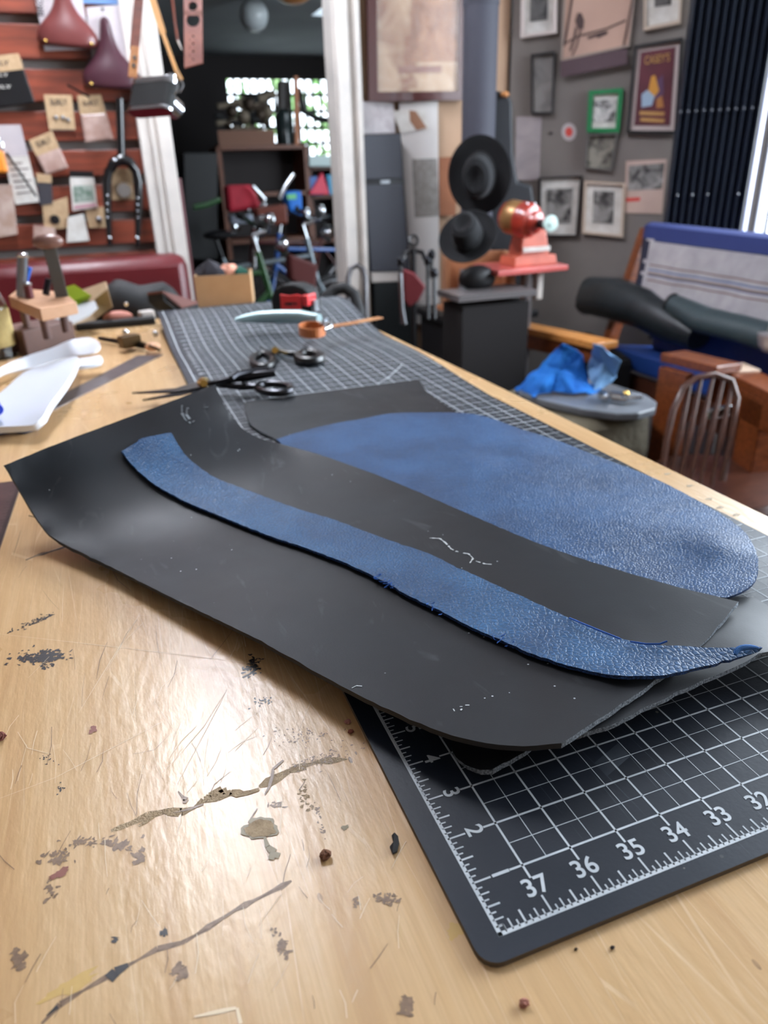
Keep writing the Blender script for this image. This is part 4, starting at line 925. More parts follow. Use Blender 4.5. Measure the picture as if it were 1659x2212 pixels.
# ================================================================== ON THE SLAT WALL
def panel(px, pl, off, th, m_, name=None, parent=None, label=None, cat=None, bevel=0, grp=None):
    P = [pl.cast(x, y, off+th) for x, y in px]
    ob = MB().prism(P, pl.n, th).build(name, m_, parent, bevel=bevel)
    return tag(ob, label, cat, grp) if label else ob
def quadmix(px, u, v):   # px: tl,tr,br,bl
    t_ = [lerp(px[0][i], px[1][i], u) for i in (0, 1)]; b2 = [lerp(px[3][i], px[2][i], u) for i in (0, 1)]
    return (lerp(t_[0], b2[0], v), lerp(t_[1], b2[1], v))
def sub(px, u0, v0, u1_, v1): return [quadmix(px, u0, v0), quadmix(px, u1_, v0), quadmix(px, u1_, v1), quadmix(px, u0, v1)]
def writing(px, pl, off, body, m_, parent, name='lettering', frac=.8, bold=.01, rot=0):
    """lettering filling the pixel quad; rot=90 turns it up the left side"""
    P = [pl.cast(x, y, off) for x, y in px]; 
    if rot == 90: P = [P[3], P[0], P[1], P[2]]
    X = (P[1]-P[0]+P[2]-P[3])/2; H_ = ((P[0]-P[3]).length+(P[1]-P[2]).length)/2; c_ = sum(P, Vector())/4
    b2 = MB(); M_ = frameM(c_, X, pl.n); text_into(b2, body, 1, Matrix.Identity(4), 0, bold)
    xs_ = [p.x for p in b2.v]; ys_ = [p.y for p in b2.v]; w_, h_ = max(xs_)-min(xs_), max(ys_)-min(ys_); cx_, cy_ = (max(xs_)+min(xs_))/2, (max(ys_)+min(ys_))/2
    b2.v = [M_ @ Vector(((p.x-cx_)/w_*X.length*frac, (p.y-cy_)/h_*H_*frac, .0004)) for p in b2.v]
    return b2.build(name, m_, parent)
LW = BACK; WO = .012
def peg(px, py): 
    p = LW.cast(px, py, 0); return p
def wall_thing(name, label, cat, px, grp=None, pl=BACK):
    c_ = pl.cast(sum(p[0] for p in px)/len(px), sum(p[1] for p in px)/len(px), 0); return thing(name, label, cat, c_, 0, grp)
CARDG = mat('grey_card', (186, 178, 180), .7, vary=((172, 164, 168), 12))
def saddle(o, tip, base, wid, m_, pl, off):
    """bicycle saddle seen from above, nose at tip (px), rear edge at base"""
    A_, B_ = pl.cast(*tip, off), pl.cast(*base, off); ax_ = (A_-B_); L = ax_.length; ax_.normalize(); n_ = Vector(pl.n); sd_ = ax_.cross(n_).normalized()
    prof = [(0, .86), (.05, .97), (.15, 1), (.28, .88), (.42, .56), (.56, .34), (.72, .23), (.88, .19), (.96, .16), (1, .08)]
    b2 = MB(); rows = []
    for t_, w_ in prof:
        row = []
        for i in range(13):
            a_ = -math.pi/2 + math.pi*i/12
            row.append(B_ + ax_*(L*t_) + sd_*(wid/2*w_*math.sin(a_)) + n_*(.006 + .045*math.cos(a_)**.7*(.6+.4*w_)))
        rows.append(row)
    vs = [p for r in rows for p in r]
    b2.add(vs, [(i*13+j, i*13+j+1, (i+1)*13+j+1, (i+1)*13+j) for i in range(len(prof)-1) for j in range(12)])
    b2.add(rows[0], [tuple(range(13))]); b2.add(rows[-1], [tuple(range(13))])
    so_ = b2.build('saddle', m_, o, smooth=True, sub=1)
    for s__ in (-.36, -.12, .12, .36): 
        p = B_+ax_*.012+sd_*wid*s__+n_*.04; MB().ball(p, .006, sc=(1, 1, 1)).build('rivet', BRASS, so_, smooth=True)
q1 = [(66, -60), (168, -60), (197, 106), (97, 110)]
o = wall_thing('saddle_card', 'pale display card holding a reddish brown leather bicycle saddle, upper left', 'bicycle saddle', q1)
panel(q1, LW, WO, .003, CARDG, 'card', o); saddle(o, (128, -55), (150, 105), .20, mat('saddle_brown', (102, 50, 48), .3, coat=.3), LW, WO+.004)
writing([(77, 0), (92, 0), (96, 44), (81, 44)], LW, WO+.004, 'BROOKS', INK, o, rot=90) if False else writing([(72, -60), (90, -60), (97, 44), (80, 44)], LW, WO+.004, 'BROOKS', INK, o, rot=90)
q2 = [(186, 16), (270, 9), (300, 165), (206, 192)]
o = wall_thing('saddle_card', 'grey display card holding a dark plum bicycle saddle, right of the brown one', 'bicycle saddle', q2)
panel(q2, LW, WO, .003, CARDG, 'card', o); saddle(o, (224, 38), (246, 194), .205, mat('saddle_plum', (66, 34, 44), .3, coat=.3), LW, WO+.004)
writing([(184, 104), (198, 100), (208, 190), (196, 190)], LW, WO+.006, 'BROOKS', INK, o, rot=90)
writing([(214, 17), (228, 16), (229, 22), (215, 24)], LW, WO+.006, '+', INK, o, bold=.06)
tag(panel([(150, -40), (252, -40), (256, 10), (160, 6)], LW, .006, .003, mat('blue_card', (92, 124, 168), .7), 'blue_card'), 'strip of a blue card above the plum saddle at the top of the photo', 'card')
q = [(-50, 124), (40, 115), (76, 222), (-50, 240)]
o = wall_thing('parts_pouch', 'black parts pouch with kraft header and white lettering at the left margin', 'packet', q)
panel(q, LW, .01, .02, BLKP, 'pouch', o, bevel=.004); panel(sub(q, 0, 0, 1, .32), LW, .031, .002, KRAFT, 'header', o)
writing([(-40, 128), (26, 130), (26, 142), (-40, 142)], LW, .034, 'SURLY', INK, o); writing([(-40, 158), (24, 157), (24, 166), (-40, 166)], LW, .032, 'SURLY', PAPER, o); writing([(-40, 184), (32, 182), (32, 192), (-40, 192)], LW, .032, 'SURLY', PAPER, o)
def packet(name, label, q, split=None, word=None, body=None, low=None, off=.010, th=.006, deco=None, cat='packet', head=KRAFT):
    o = wall_thing(name, label, cat, q, None)
    panel(q, LW, off, th, body or head, 'packet_body', o, bevel=.001)
    if split: panel(sub(q, 0, 0, 1, split), LW, off+th, .0015, head, 'header', o); 
    if split and low: panel(sub(q, .04, split+.02, .96, .97), LW, off+th, .004, low, 'contents', o, bevel=.002)
    if word: writing(sub(q, .12, .10, .88, .32 if not split else split*.62), LW, off+th+.0022, word, INK, o)
    for h in [quadmix(q, .5, -.02)]: pass
    return o
CLR = mat('clear_bag', (160, 128, 118), .12, vary=((196, 170, 160), 20), coat=.6)
o = packet('parts_card', 'kraft parts card with black lettering and small screws, under the brown saddle', [(94, 204), (155, 205), (163, 280), (106, 280)], word='SURLY')
for x, y in ((121, 254), (136, 254), (147, 259)): MB().ball(LW.cast(x, y, .02), .007).build('screw', STEEL, o, smooth=True)
panel([(107, 272), (162, 272), (163, 282), (108, 282)], LW, .009, .003, mat('slate_card', (104, 104, 112), .7), 'lower_edge', o)
packet('parts_bag', 'clear bag with kraft lettered header hanging under the plum saddle', [(166, 206), (218, 204), (246, 302), (184, 308)], .40, 'SURLY', CLR, CLR)
packet('parts_bag', 'clear bag with kraft lettered header hung askew right of the long striped card', [(62, 303), (112, 282), (148, 362), (98, 378)], .46, 'SURLY', CLR, CLR, off=.014)
o = packet('long_card', 'long pale instruction card with grey top half near the left margin', [(-14, 270), (44, 269), (86, 436), (34, 442)], .40, None, PAPER, None, head=CARDG)
for k in range(6): panel(sub([(-14, 270), (44, 269), (86, 436), (34, 442)], .15, .48+.075*k, .9 if k % 2 else .7, .50+.075*k), LW, .0165, .0006, mat('grey_print', (132, 120, 116), .8), 'printed_line', o)
o = packet('photo_card', 'card with black header and green photograph in the middle of the slat wall', [(149, 368), (201, 370), (211, 448), (157, 456)], .16, None, PAPER, None, head=BLKP, off=.016)
panel(sub([(149, 368), (201, 370), (211, 448), (157, 456)], .1, .38, .92, .80), LW, .0225, .001, mat('green_photo', (92, 116, 100), .6, vary=((170, 176, 168), 50)), 'picture', o)
panel(sub([(149, 368), (201, 370), (211, 448), (157, 456)], .06, .88, .95, .96), LW, .0225, .001, mat('pink_band', (186, 136, 146), .6), 'band', o)
o = packet('sprocket_card', 'kraft card carrying a silver toothed ring between the fork blades', [(242, 362), (284, 365), (290, 432), (242, 432)], .18, None)
c_ = LW.cast(268, 411, .024); R0 = (LW.cast(268, 393, .024)-c_).length
MB().lathe([(R0*.5, 0), (R0*.8, 0), (R0*.8, .004), (R0*.5, .004)], c_, LW.n, seg=32).build('sprocket', CHROME, o)
b = MB()
for i in range(16): a_ = 2*math.pi*i/16; d_ = Vector((math.cos(a_), 0, math.sin(a_))); b.bar(c_+d_*R0*.75-Vector((0, .002, 0)), c_+d_*R0*1.05-Vector((0, .002, 0)), R0*.18, .003)
b.build('sprocket_teeth', CHROME, o)
o = packet('kraft_packet', 'kraft packet with a round black fitting low on the slat wall', [(90, 444), (122, 440), (122, 426), (147, 424)] and [(91, 442), (146, 425), (150, 493), (96, 496)], None, off=.008)
MB().lathe([(.016, 0), (.016, .012), (.008, .013)], LW.cast(119, 474, .012), LW.n).build('fitting', BLKP, o, smooth=True)
packet('white_tag_card', 'small white card overlapping the lower kraft packets', [(146, 470), (180, 462), (193, 520), (144, 524)], None, off=.018, head=PAPER)
o = packet('kraft_packet', 'kraft packet with grey parts left of the left fork blade', [(184, 452), (226, 446), (230, 492), (192, 492)], None, off=.008)
MB().ball(LW.cast(214, 474, .018), .012).build('fitting', STEEL, o, smooth=True)
packet('clear_blister', 'crumpled pale plastic blister pack at the lower left margin', [(-20, 400), (26, 398), (38, 506), (-20, 516)], None, off=.01, th=.02, head=mat('blister', (170, 142, 128), .2, vary=((196, 176, 166), 24), coat=.6))
o = packet('dark_packet', 'small packet with kraft top and dark middle left of the photo card', [(78, 374), (111, 378), (114, 440), (86, 444)], .28, None, mat('slate_pack', (58, 56, 62), .5), off=.012)
packet('crumpled_bag', 'crumpled clear bag below the kraft packet, just over the red seat', [(72, 486), (118, 492), (124, 528), (72, 532)], None, off=.008, th=.02, head=CLR)
o = wall_thing('orange_holder', 'bright orange holder cut off by the left margin of the slat wall', 'holder', [(2, 350)])
MB().box(LW.cast(-6, 350, .03), (.055, .05, .07)).build('holder', mat('orange_plastic', (232, 140, 46), .4), o, bevel=.008); MB().tube([LW.cast(-6+12*math.cos(a_), 318+18*math.sin(a_), .04) for a_ in np.linspace(0, 6.28, 16)[:-1]], .0035, 6, closed=True).build('ring', CHROME, o, smooth=True)
for i, (x, y, x2, y2, lb) in enumerate(((146, 184, 194, 210, 'dark wall peg sticking out above the right lettered header'), (14, 330, 78, 424, 'long thin dark peg crossing the striped card'))):
    tag(MB().tube([LW.cast(x, y, .02), LW.cast(x2, y2, .06)], .004, 8).build('wall_peg', DKST, smooth=True), lb, 'peg')
# bicycle fork
o = thing('bicycle_fork', 'black bicycle fork hung on the slat wall by its steerer', 'bicycle fork', LW.cast(262, 360, .05))
FB = mat('fork_black', (14, 14, 17), .25, coat=.5)
W = lambda x, y, k=.05: LW.cast(x, y, k)
MB().cyl(W(258, 213), W(262, 345), .0145).build('steerer', FB, o, smooth=True)
MB().tube([W(238, 368), W(246, 352), W(262, 344), W(280, 350), W(292, 368)], [.016, .019, .022, .019, .016], 12).build('crown', FB, o, smooth=True)
for P in ([(236, 366), (230, 392), (232, 440), (237, 530)], [(292, 366), (299, 392), (299, 440), (297, 534)]):
    MB().tube([W(*p) for p in P], [.016, .0165, .015, .008], 12).build('blade', FB, o, smooth=True)
for x0_, ys_ in ((232, (422, 440, 456, 470)), (297, (428, 442, 456, 470))):
    for y in ys_: MB().ball(W(x0_, y, .066), .0045).build('eyelet', CHROME, o, smooth=True)
for x, y in ((237, 514), (296, 514), (247, 346)): MB().ball(W(x, y, .064), .008).build('dropout', CHROME, o, smooth=True)

# ================================================================== RED SEAT BEHIND THE BENCH
REDL = mat('red_vinyl', (96, 12, 20), .42, vary=((78, 10, 18), 3), bump=(9, .35, .01), coat=.08)
o = thing('vinyl_sofa', 'dark red vinyl bench seat standing against the slat wall behind the workbench', 'seat', (-.5, 2.62, 0))
tL, tR = Yp(40, 578, 2.50), Yp(404, 556, 2.50)
b = MB(); ztop = Yp(380, 552, 2.50).z
P = [(-1.1, 2.48), (tR.x, 2.48), (tR.x, 2.64), (-1.1, 2.64)]
b.hexa([Vector((x, y-.02 if y < 2.55 else y, .40)) for x, y in P], [Vector((x, y+.02, ztop)) for x, y in P]); b.build('backrest', REDL, o, smooth=True, bevel=.035)
MB().box((-.45, 2.30, .42), (1.28, .38, .14)).build('seat_pad', REDL, o, bevel=.03)
MB().box((-.45, 2.38, .175), (1.25, .40, .35)).build('plinth', DARKW, o, bevel=.005)
struct(MB().hexa([Vector((xdl-.02, YW+.09, .02)), Vector((xdl+.035, YW+.12, .02)), Vector((xdl+.01, YW+.75, .02)), Vector((xdl-.03, YW+.75, .02))], [Vector((xdl-.02, YW+.09, BACK.cast(378, 385).z)), Vector((xdl+.035, YW+.12, BACK.cast(378, 385).z)), Vector((xdl+.01, YW+.75, BACK.cast(378, 385).z)), Vector((xdl-.03, YW+.75, BACK.cast(378, 385).z))]).build('door_1', mat('red_door', (84, 10, 18), .5)))

# ================================================================== ON THE BACK WALL (right of the doorway)
FRM = mat('mahogany_frame', (74, 30, 26), .35, coat=.3)
def photo_mat(name, c1, c2, sc=12, c3=None):
    if name in _m: return _m[name]
    t = NT(name); n_ = t.noise(sc, None, 6, .8)
    st = [(.35, rgb(*c1)), (.62, rgb(*c2))]
    if c3: st.insert(1, (.5, rgb(*c3)))
    return t.out(Base_Color=t.ramp(n_, st), Roughness=.5)
def framed(label, px, pl, fm, fw, pic, matw=0, mm=None, off=.004, th=.022, glass=False, name='picture_frame', cat='picture'):
    """fw, matw: border widths as fractions (u,v)"""
    o = wall_thing(name, label, cat, px, pl=pl)
    fu, fv = fw; O = px; I = sub(px, fu, fv, 1-fu, 1-fv)
    b2 = MB()
    for i in range(4):
        j = (i+1) % 4; q_ = [O[i], O[j], I[j], I[i]]
        P = [pl.cast(x, y, off+th) for x, y in q_]; b2.prism(P, pl.n, th)
    b2.build('frame', fm, o)
    inner = I
    io = o
    if matw: io = panel(I, pl, off, .006, mm or PAPER, 'mount', o); inner = sub(I, matw[0], matw[1], 1-matw[0], 1-matw[1] if len(matw) < 3 else 1-matw[2])
    panel(inner, pl, off+(.006 if matw else 0), .003, pic, 'image', io)
    return o, I
MAPM = photo_mat('old_map', (188, 152, 116), (150, 100, 66), 5, (206, 176, 142))
o, I = framed('large antique map in a mahogany frame wrapped in shiny film', [(790, -220), (1016, -220), (1012, 216), (797, 219)], BACK, FRM, (.09, .045), MAPM, off=.004)
t = NT('wrinkled_film')
t.out(Base_Color=rgb(235, 225, 220), Roughness=.12, Alpha=.13, Normal=t.bump(t.noise(9, t.map((1, 1, .45), (0, .5, 0)), 5, 2.5), 1., .03))
panel(I, BACK, .03, .001, t.M, 'film_wrap', o)
panel(sub(I, .25, .86, .78, .90), BACK, .0072, .001, photo_mat('map_cartouche', (140, 92, 76), (150, 104, 84), 5), 'title_block', o)
panel(sub(I, .42, .2, .98, .84), BACK, .0072, .001, photo_mat('map_land', (176, 124, 84), (140, 92, 60), 9), 'land', o)
for name_, lb, px, c_ in (('wall_panel_board', 'tall white board on the back wall right of the dark locker', [(862, 222), (946, 218), (950, 700), (895, 700)], (206, 200, 196)),):
    tag(panel(px, BACK, .002, .006, mat('white_board', c_, .6), name_), lb, 'board')
tag(panel([(890, 344), (944, 342), (949, 466), (896, 470)], BACK, .0085, .001, photo_mat('grey_text_sheet', (150, 144, 138), (128, 122, 118), 60), 'notice_sheet'), 'grey printed sheet on the lower half of the white board', 'notice')
tag(panel([(947, 340), (988, 338), (984, 466), (950, 466)], BACK, .003, .002, mat('brown_sheet', (146, 92, 62), .8, vary=((124, 74, 50), 5)), 'brown_sheet'), 'brown paper sheet beside the grey notice, left of the stovepipe', 'notice')
tag(panel([(767, 218), (850, 222), (854, 287), (780, 290)], BACK, .0075, .0012, photo_mat('pencil_sketch', (206, 200, 200), (184, 176, 178), 25), 'sketch_sheet'), 'white sheet of sketches pinned under the left corner of the map', 'paper')
o = wall_thing('pet_photo', 'curled photograph with a brown shape pinned below the map', 'photo', [(850, 240), (925, 280)])
panel([(848, 240), (918, 236), (928, 278), (866, 288)], BACK, .010, .0012, PAPER, 'sheet', o)
panel([(884, 238), (898, 240), (922, 276), (900, 282), (886, 262)], BACK, .0115, .001, mat('brown_shape', (146, 104, 78), .7), 'brown_shape', o)
o = thing('dark_locker', 'tall narrow charcoal cabinet standing between the doorway post and the white board', 'cabinet', BACK.cast(835, 590, .05))
CH_ = mat('charcoal_paint', (56, 58, 66), .55)
zl, zr_ = [(783, 292), (868, 287), (884, 560), (803, 590)], .0
panel([(783, 292), (866, 288), (872, 386), (787, 388)], BACK, .009, .05, CH_, 'upper_door', o, bevel=.003)
panel([(788, 400), (872, 398), (886, 586), (803, 588)], BACK, .009, .05, CH_, 'lower_door', o, bevel=.003)
panel([(788, 388), (872, 386), (873, 399), (789, 401)], BACK, .009, .04, BLKP, 'gap_band', o); panel([(822, 390), (842, 389), (842, 396), (823, 397)], BACK, .049, .004, STEEL, 'badge', o)
panel([(803, 588), (884, 585), (886, 606), (805, 610)], BACK, .009, .045, WHITE, 'lower_band', o)
pz = BACK.cast(845, 608, .03); MB().box((pz.x, YW-.035, pz.z/2), ((BACK.cast(885, 600).x-BACK.cast(804, 600).x)*.98, .05, pz.z)).build('base', mat('black_green', (24, 30, 32), .6), o)

# ---- picture wall
F1 = mat('white_frame', (206, 192, 186), .5); F2 = mat('black_frame', (26, 24, 26), .4); F3_ = mat('cream_frame', (188, 168, 150), .5); GREEN = mat('green_frame', (16, 112, 62), .4)
BW1 = photo_mat('bw_photo', (44, 42, 42), (150, 146, 142), 22); BW2 = photo_mat('bw_photo_dark', (38, 36, 36), (96, 92, 90), 26); BW3 = photo_mat('bw_group', (52, 50, 50), (200, 196, 192), 30)
D = DIAG
framed('white framed small dark photograph at the top of the picture wall beside the stovepipe', [(1126, -60), (1204, -64), (1202, 71), (1124, 82)], D, F1, (.10, .05), BW2, (.2, .3, .2), PAPER)
o, I = framed('large pale print of a figure hanging crooked, dark band below, top of picture wall', [(1222, -110), (1385, -120), (1359, 100), (1211, 133)], D, mat('pale_edge', (150, 132, 122), .5), (.02, .02), mat('blush_print', (196, 160, 142), .7, vary=((182, 148, 132), 3)), name='poster')
BR = mat('brush_ink', (74, 54, 52), .7)
panel([(1211, 132), (1354, 104), (1355, 138), (1211, 167)], D, .027, .008, mat('plum_band', (74, 52, 58), .6), 'lower_band', o)
b = MB()
for P, w_ in (([(1216, 96), (1250, 78), (1310, 62), (1352, 44)], .006), ([(1270, 82), (1300, 72), (1312, 70), (1290, 80)], .01), ([(1245, 60), (1240, 85), (1232, 110)], .008), ([(1255, 60), (1246, 100), (1236, 120)], .006), ([(1370, -20), (1355, 60), (1345, 110)], .008), ([(1240, -30), (1226, 60), (1218, 100)], .008)):
    for a_, c_ in zip(P[:-1], P[1:]): b.bar(D.cast(*a_, .0085), D.cast(*c_, .0085), w_, .002, up=D.n)
b.prism([D.cast(x, y, .010) for x, y in [(1243, 45), (1248, 28), (1256, 28), (1262, 44), (1260, 62), (1248, 62)]], D.n, .002); b.build('brush_drawing', BR, o)
framed('cream print in a pale mount cut by the folding screen at upper right', [(1392, -90), (1478, -95), (1470, 50), (1390, 66)], D, F3_, (.06, .05), BW2, (.25, .2, .28), PAPER)
framed('tall narrow grey relief picture beside the crooked print', [(1147, 117), (1199, 110), (1194, 246), (1147, 246)], D, F2, (.07, .03), photo_mat('grey_relief', (110, 104, 102), (140, 134, 130), 14))
tag(panel([(1115, 252), (1170, 252), (1165, 389), (1112, 389)], D, .002, .003, photo_mat('grey_poster', (168, 156, 156), (148, 138, 140), 9), 'paper_poster'), 'plain pale paper poster below the narrow grey picture', 'poster')
o, I = framed('small photo of a group in a bright green frame', [(1272, 196), (1346, 190), (1338, 286), (1267, 286)], D, GREEN, (.13, .10), BW3, (.04, .18), PAPER)
framed('small grey photograph hanging directly under the green frame', [(1268, 290), (1334, 287), (1320, 369), (1262, 363)], D, mat('grey_frame', (92, 88, 84), .5), (.05, .04), photo_mat('fig_photo', (64, 60, 54), (140, 134, 122), 26))
o, I = framed('maroon show poster in a black frame beside the folding screen', [(1370, 98), (1476, 80), (1462, 290), (1352, 288)], D, F2, (.06, .035), mat('maroon_print', (94, 34, 46), .6, vary=((78, 26, 38), 12)), (.10, .06), mat('poster_mount', (188, 172, 168), .6))
GOLD = mat('gold_print', (176, 130, 72), .6)
writing([(1393, 122), (1447, 113), (1447, 133), (1392, 139)], D, .0165, "CASEY'S", GOLD, o, frac=1.)
panel([(1407, 165), (1415, 162), (1424, 196), (1412, 212), (1400, 198)], D, .0135, .001, mat('gold_art', (196, 136, 50), .6), 'artwork', o)
panel([(1386, 204), (1398, 194), (1414, 208), (1408, 228), (1386, 232)], D, .0137, .001, mat('paleblue_art', (150, 170, 190), .6), 'artwork', o)
panel([(1418, 176), (1432, 160), (1434, 200), (1426, 222), (1416, 214)], D, .0133, .001, mat('violet_art', (84, 52, 84), .6), 'artwork', o)
panel([(1418, 214), (1430, 206), (1434, 232), (1418, 234)], D, .0139, .001, mat('ochre_art', (168, 108, 54), .6), 'artwork', o)
panel([(1382, 240), (1436, 242), (1434, 250), (1381, 248)], D, .0135, .001, GOLD, 'artwork', o); panel([(1384, 254), (1436, 257), (1434, 265), (1383, 262)], D, .0135, .001, GOLD, 'artwork', o)
framed('black framed picture with white mount behind the grinder', [(1163, 384), (1258, 379), (1247, 512), (1163, 511)], D, F2, (.05, .03), BW1, (.16, .18, .2), PAPER)
framed('cream framed square photograph right of the black framed one', [(1262, 391), (1350, 396), (1345, 513), (1257, 504)], D, F3_, (.05, .04), BW1, (.22, .14, .20), PAPER)
o = wall_thing('photo_sheet', 'unframed photo sheet with a red sticker left of the folding screen', 'paper', [(1352, 348), (1440, 344), (1430, 462), (1350, 460)], pl=D)
panel([(1352, 348), (1440, 344), (1430, 462), (1350, 460)], D, .002, .002, mat('pinkish_paper', (176, 150, 138), .7, vary=((190, 164, 152), 10)), 'sheet', o)
panel([(1358, 358), (1436, 352), (1430, 408), (1356, 412)], D, .004, .001, BW1, 'image', o); panel([(1352, 428), (1383, 426), (1382, 434), (1352, 436)], D, .004, .0012, mat('red_sticker', (196, 64, 54), .6), 'sticker', o)
o = wall_thing('round_sticker', 'round white sticker with a red emblem on the bare wall', 'sticker', [(1229, 285)], pl=D)
def disc(px, py, rpx, pl, off, th, m_, name, parent, sy=1.): return MB().prism([pl.cast(px+rpx*math.cos(a_), py+rpx*sy*math.sin(a_), off+th) for a_ in np.linspace(0, 2*math.pi, 25)[:-1]], pl.n, th).build(name, m_, parent)
disc(1229, 285, 16, D, .001, .001, mat('sticker_grey', (176, 166, 166), .6), 'disc', o, 1.2); disc(1229, 285, 8, D, .0022, .001, _m['red_sticker'], 'emblem', o, 1.3)
disc(1190, 288, 3, D, .001, .004, DKST, 'hook', o)

# ---- folding screen (dark accordion shutter) in front of the picture wall
o = thing('folding_screen', 'tall navy black accordion folding screen drawn beside the window', 'screen', D.cast(1530, 485, .1))
o['label'] = 'tall navy black accordion folding screen drawn beside the window'
cl, cr_p = D.cast(1432, 480, .10), D.cast(1606, 488, .10); cl.z = cr_p.z = 0; nn = Vector(D.n)
SCR = mat('screen_navy', (22, 27, 38), .5, vary=((30, 36, 50), 60, (3, 3, .2)))
NF = 11; b = MB(); z0s, z1s = .55, ZC-.01
for k in range(NF*2):
    a_, c_ = cl.lerp(cr_p, k/(NF*2)), cl.lerp(cr_p, (k+1)/(NF*2)); oa, oc = (.0 if k % 2 == 0 else .035), (.035 if k % 2 == 0 else 0)
    A_, B_ = a_+nn*oa, c_+nn*oc; t_ = nn*.004
    b.hexa([A_+up*z0s, B_+up*z0s, B_-t_+up*z0s, A_-t_+up*z0s], [A_+up*z1s, B_+up*z1s, B_-t_+up*z1s, A_-t_+up*z1s])
b.build('folded_fabric', SCR, o)
for k in range(NF):
    a_ = cl.lerp(cr_p, (2*k+1)/(NF*2)); zz = D.cast(1540, 238, .13).z
    MB().ball(a_+nn*.038+up*zz, .004).build('rivet', mat('dull_rivet', (110, 112, 120), .6), o, smooth=True)
for k in (1, 3, 5, 9): MB().ball(cl.lerp(cr_p, (2*k+1)/(NF*2))+nn*.038+up*D.cast(1540, 420, .13).z, .005).build('rivet', STEEL, o, smooth=True)
MB().bar(cr_p+nn*.03+up*.55, cr_p+nn*.03+up*(ZC-.01), .012, .02).build('edge_post', mat('post_silver', (150, 152, 172), .35, .5), o, bevel=.003)

# ================================================================== STOVE CORNER
SP = mat('stovepipe_grey', (60, 60, 70), .75)
pc = Yp(1033, 290, 2.68); pr = (Yp(1066, 200, 2.68)-Yp(1000, 200, 2.68)).length/2
o = thing('stove', 'black iron stove with a thick grey stovepipe rising to the ceiling', 'stove', (pc.x, pc.y, 0))
sx, sy = pc.x, pc.y
MB().cyl((sx, sy, .72), (sx, sy, 2.1), pr, seg=36).build('stovepipe', SP, o, smooth=True)
MB().cyl((sx, sy, Yp(1033, 12, 2.68).z), (sx, sy, ZC), pr*1.04, seg=36).build('pipe_collar', SP, o, smooth=True)
IRON = mat('cast_iron', (24, 22, 24), .5, .2)
MB().box((sx, sy, .48), (.38, .30, .40)).build('firebox', IRON, o, bevel=.012); MB().box((sx, sy, .695), (.42, .36, .03)).build('top_plate', IRON, o, bevel=.006)
MB().cyl((sx, sy, .71), (sx, sy, .77), pr*1.15, pr*1.1, 30).build('flue_ring', IRON, o, smooth=True)
MB().box((sx, sy-.155, .48), (.26, .02, .24)).build('door', IRON, o, bevel=.008)
for dx in (-.17, .17):
    for dy in (-.12, .12): MB().cyl((sx+dx, sy+dy, .29), (sx+dx*1.15, sy+dy*1.15, 0), .018, .012).build('leg', IRON, o, smooth=True)
def hat(label, px, py, t_, axis, R, ch, sc=(1, 1)):
    c_ = Tp(px, py, t_); ax_ = Vector(axis).normalized()
    o = thing('hat', label, 'hat', c_); HM = mat('black_felt', (17, 17, 20), .95, bump=(300, .3, .001))
    MB().lathe([(R*.5, .004), (R*.8, 0), (R, .012), (R*1.01, .016), (R*.98, .017), (R*.78, .006), (R*.5, .010)], c_, ax_, 40, sx=sc[0], sy=sc[1]).build('brim', HM, o, smooth=True)
    b2 = MB().lathe([(R*.56, .004), (R*.55, .03), (R*.52, ch*.6), (R*.46, ch*.9), (R*.32, ch), (R*.14, ch*.9), (.002, ch*.84)], c_, ax_, 40, sx=sc[0]*.92, sy=sc[1]*1.05)
    cr_o = b2.build('crown', HM, o, smooth=True)
    MB().lathe([(R*.575, .006), (R*.57, .03), (R*.55, .03), (R*.55, .006)], c_, ax_, 40, sx=sc[0]*.92, sy=sc[1]*1.05).build('band', BLKR, cr_o, smooth=True)
tv = -ray(1035, 380)
tp_ = 2.56
hat('black felt hat hung crown outward on the stovepipe, the upper of two', 1037, 378, tp_+.03, Vector(tv)+Vector((-.25, .0, -.15)), .113, .095, (1, 1.15))
hat('black felt hat tilted below the upper hat, behind the grinder', 1012, 516, tp_-.1, Vector((-.55, -.6, .65)), .100, .09)
MB_ = MB(); CASEM = mat('guitar_case_black', (20, 22, 28), .6)
# tall black case right of the pipe
o = thing('tall_black_case', 'tall black instrument case standing upright behind the stovepipe', 'case', Tp(1090, 560, 2.95))
P = [(1058, 200), (1072, 194), (1100, 204), (1108, 220), (1110, 330), (1120, 392), (1150, 400), (1156, 440), (1140, 500), (1060, 500)]
PL = Plane(Tp(1090, 300, 2.84), (-.33, -1, 0)); b = MB().prism([PL.cast(x, y) for x, y in P], PL.n, .08); b.build('shell', CASEM, o, bevel=.012)
lo_, hi_ = PL.cast(1062, 500), PL.cast(1138, 500); nb_ = Vector(PL.n)*.08
MB().hexa([Vector((p.x, p.y, .0)) for p in (lo_, hi_, hi_-nb_, lo_-nb_)], [Vector((p.x, p.y, lo_.z+.01)) for p in (lo_, hi_, hi_-nb_, lo_-nb_)]).build('lower_shell', CASEM, o, bevel=.01)
MB().ball(PL.cast(1090, 204, .01), .018, sc=(1, 1, .6)).build('latch', TAN, o, smooth=True)
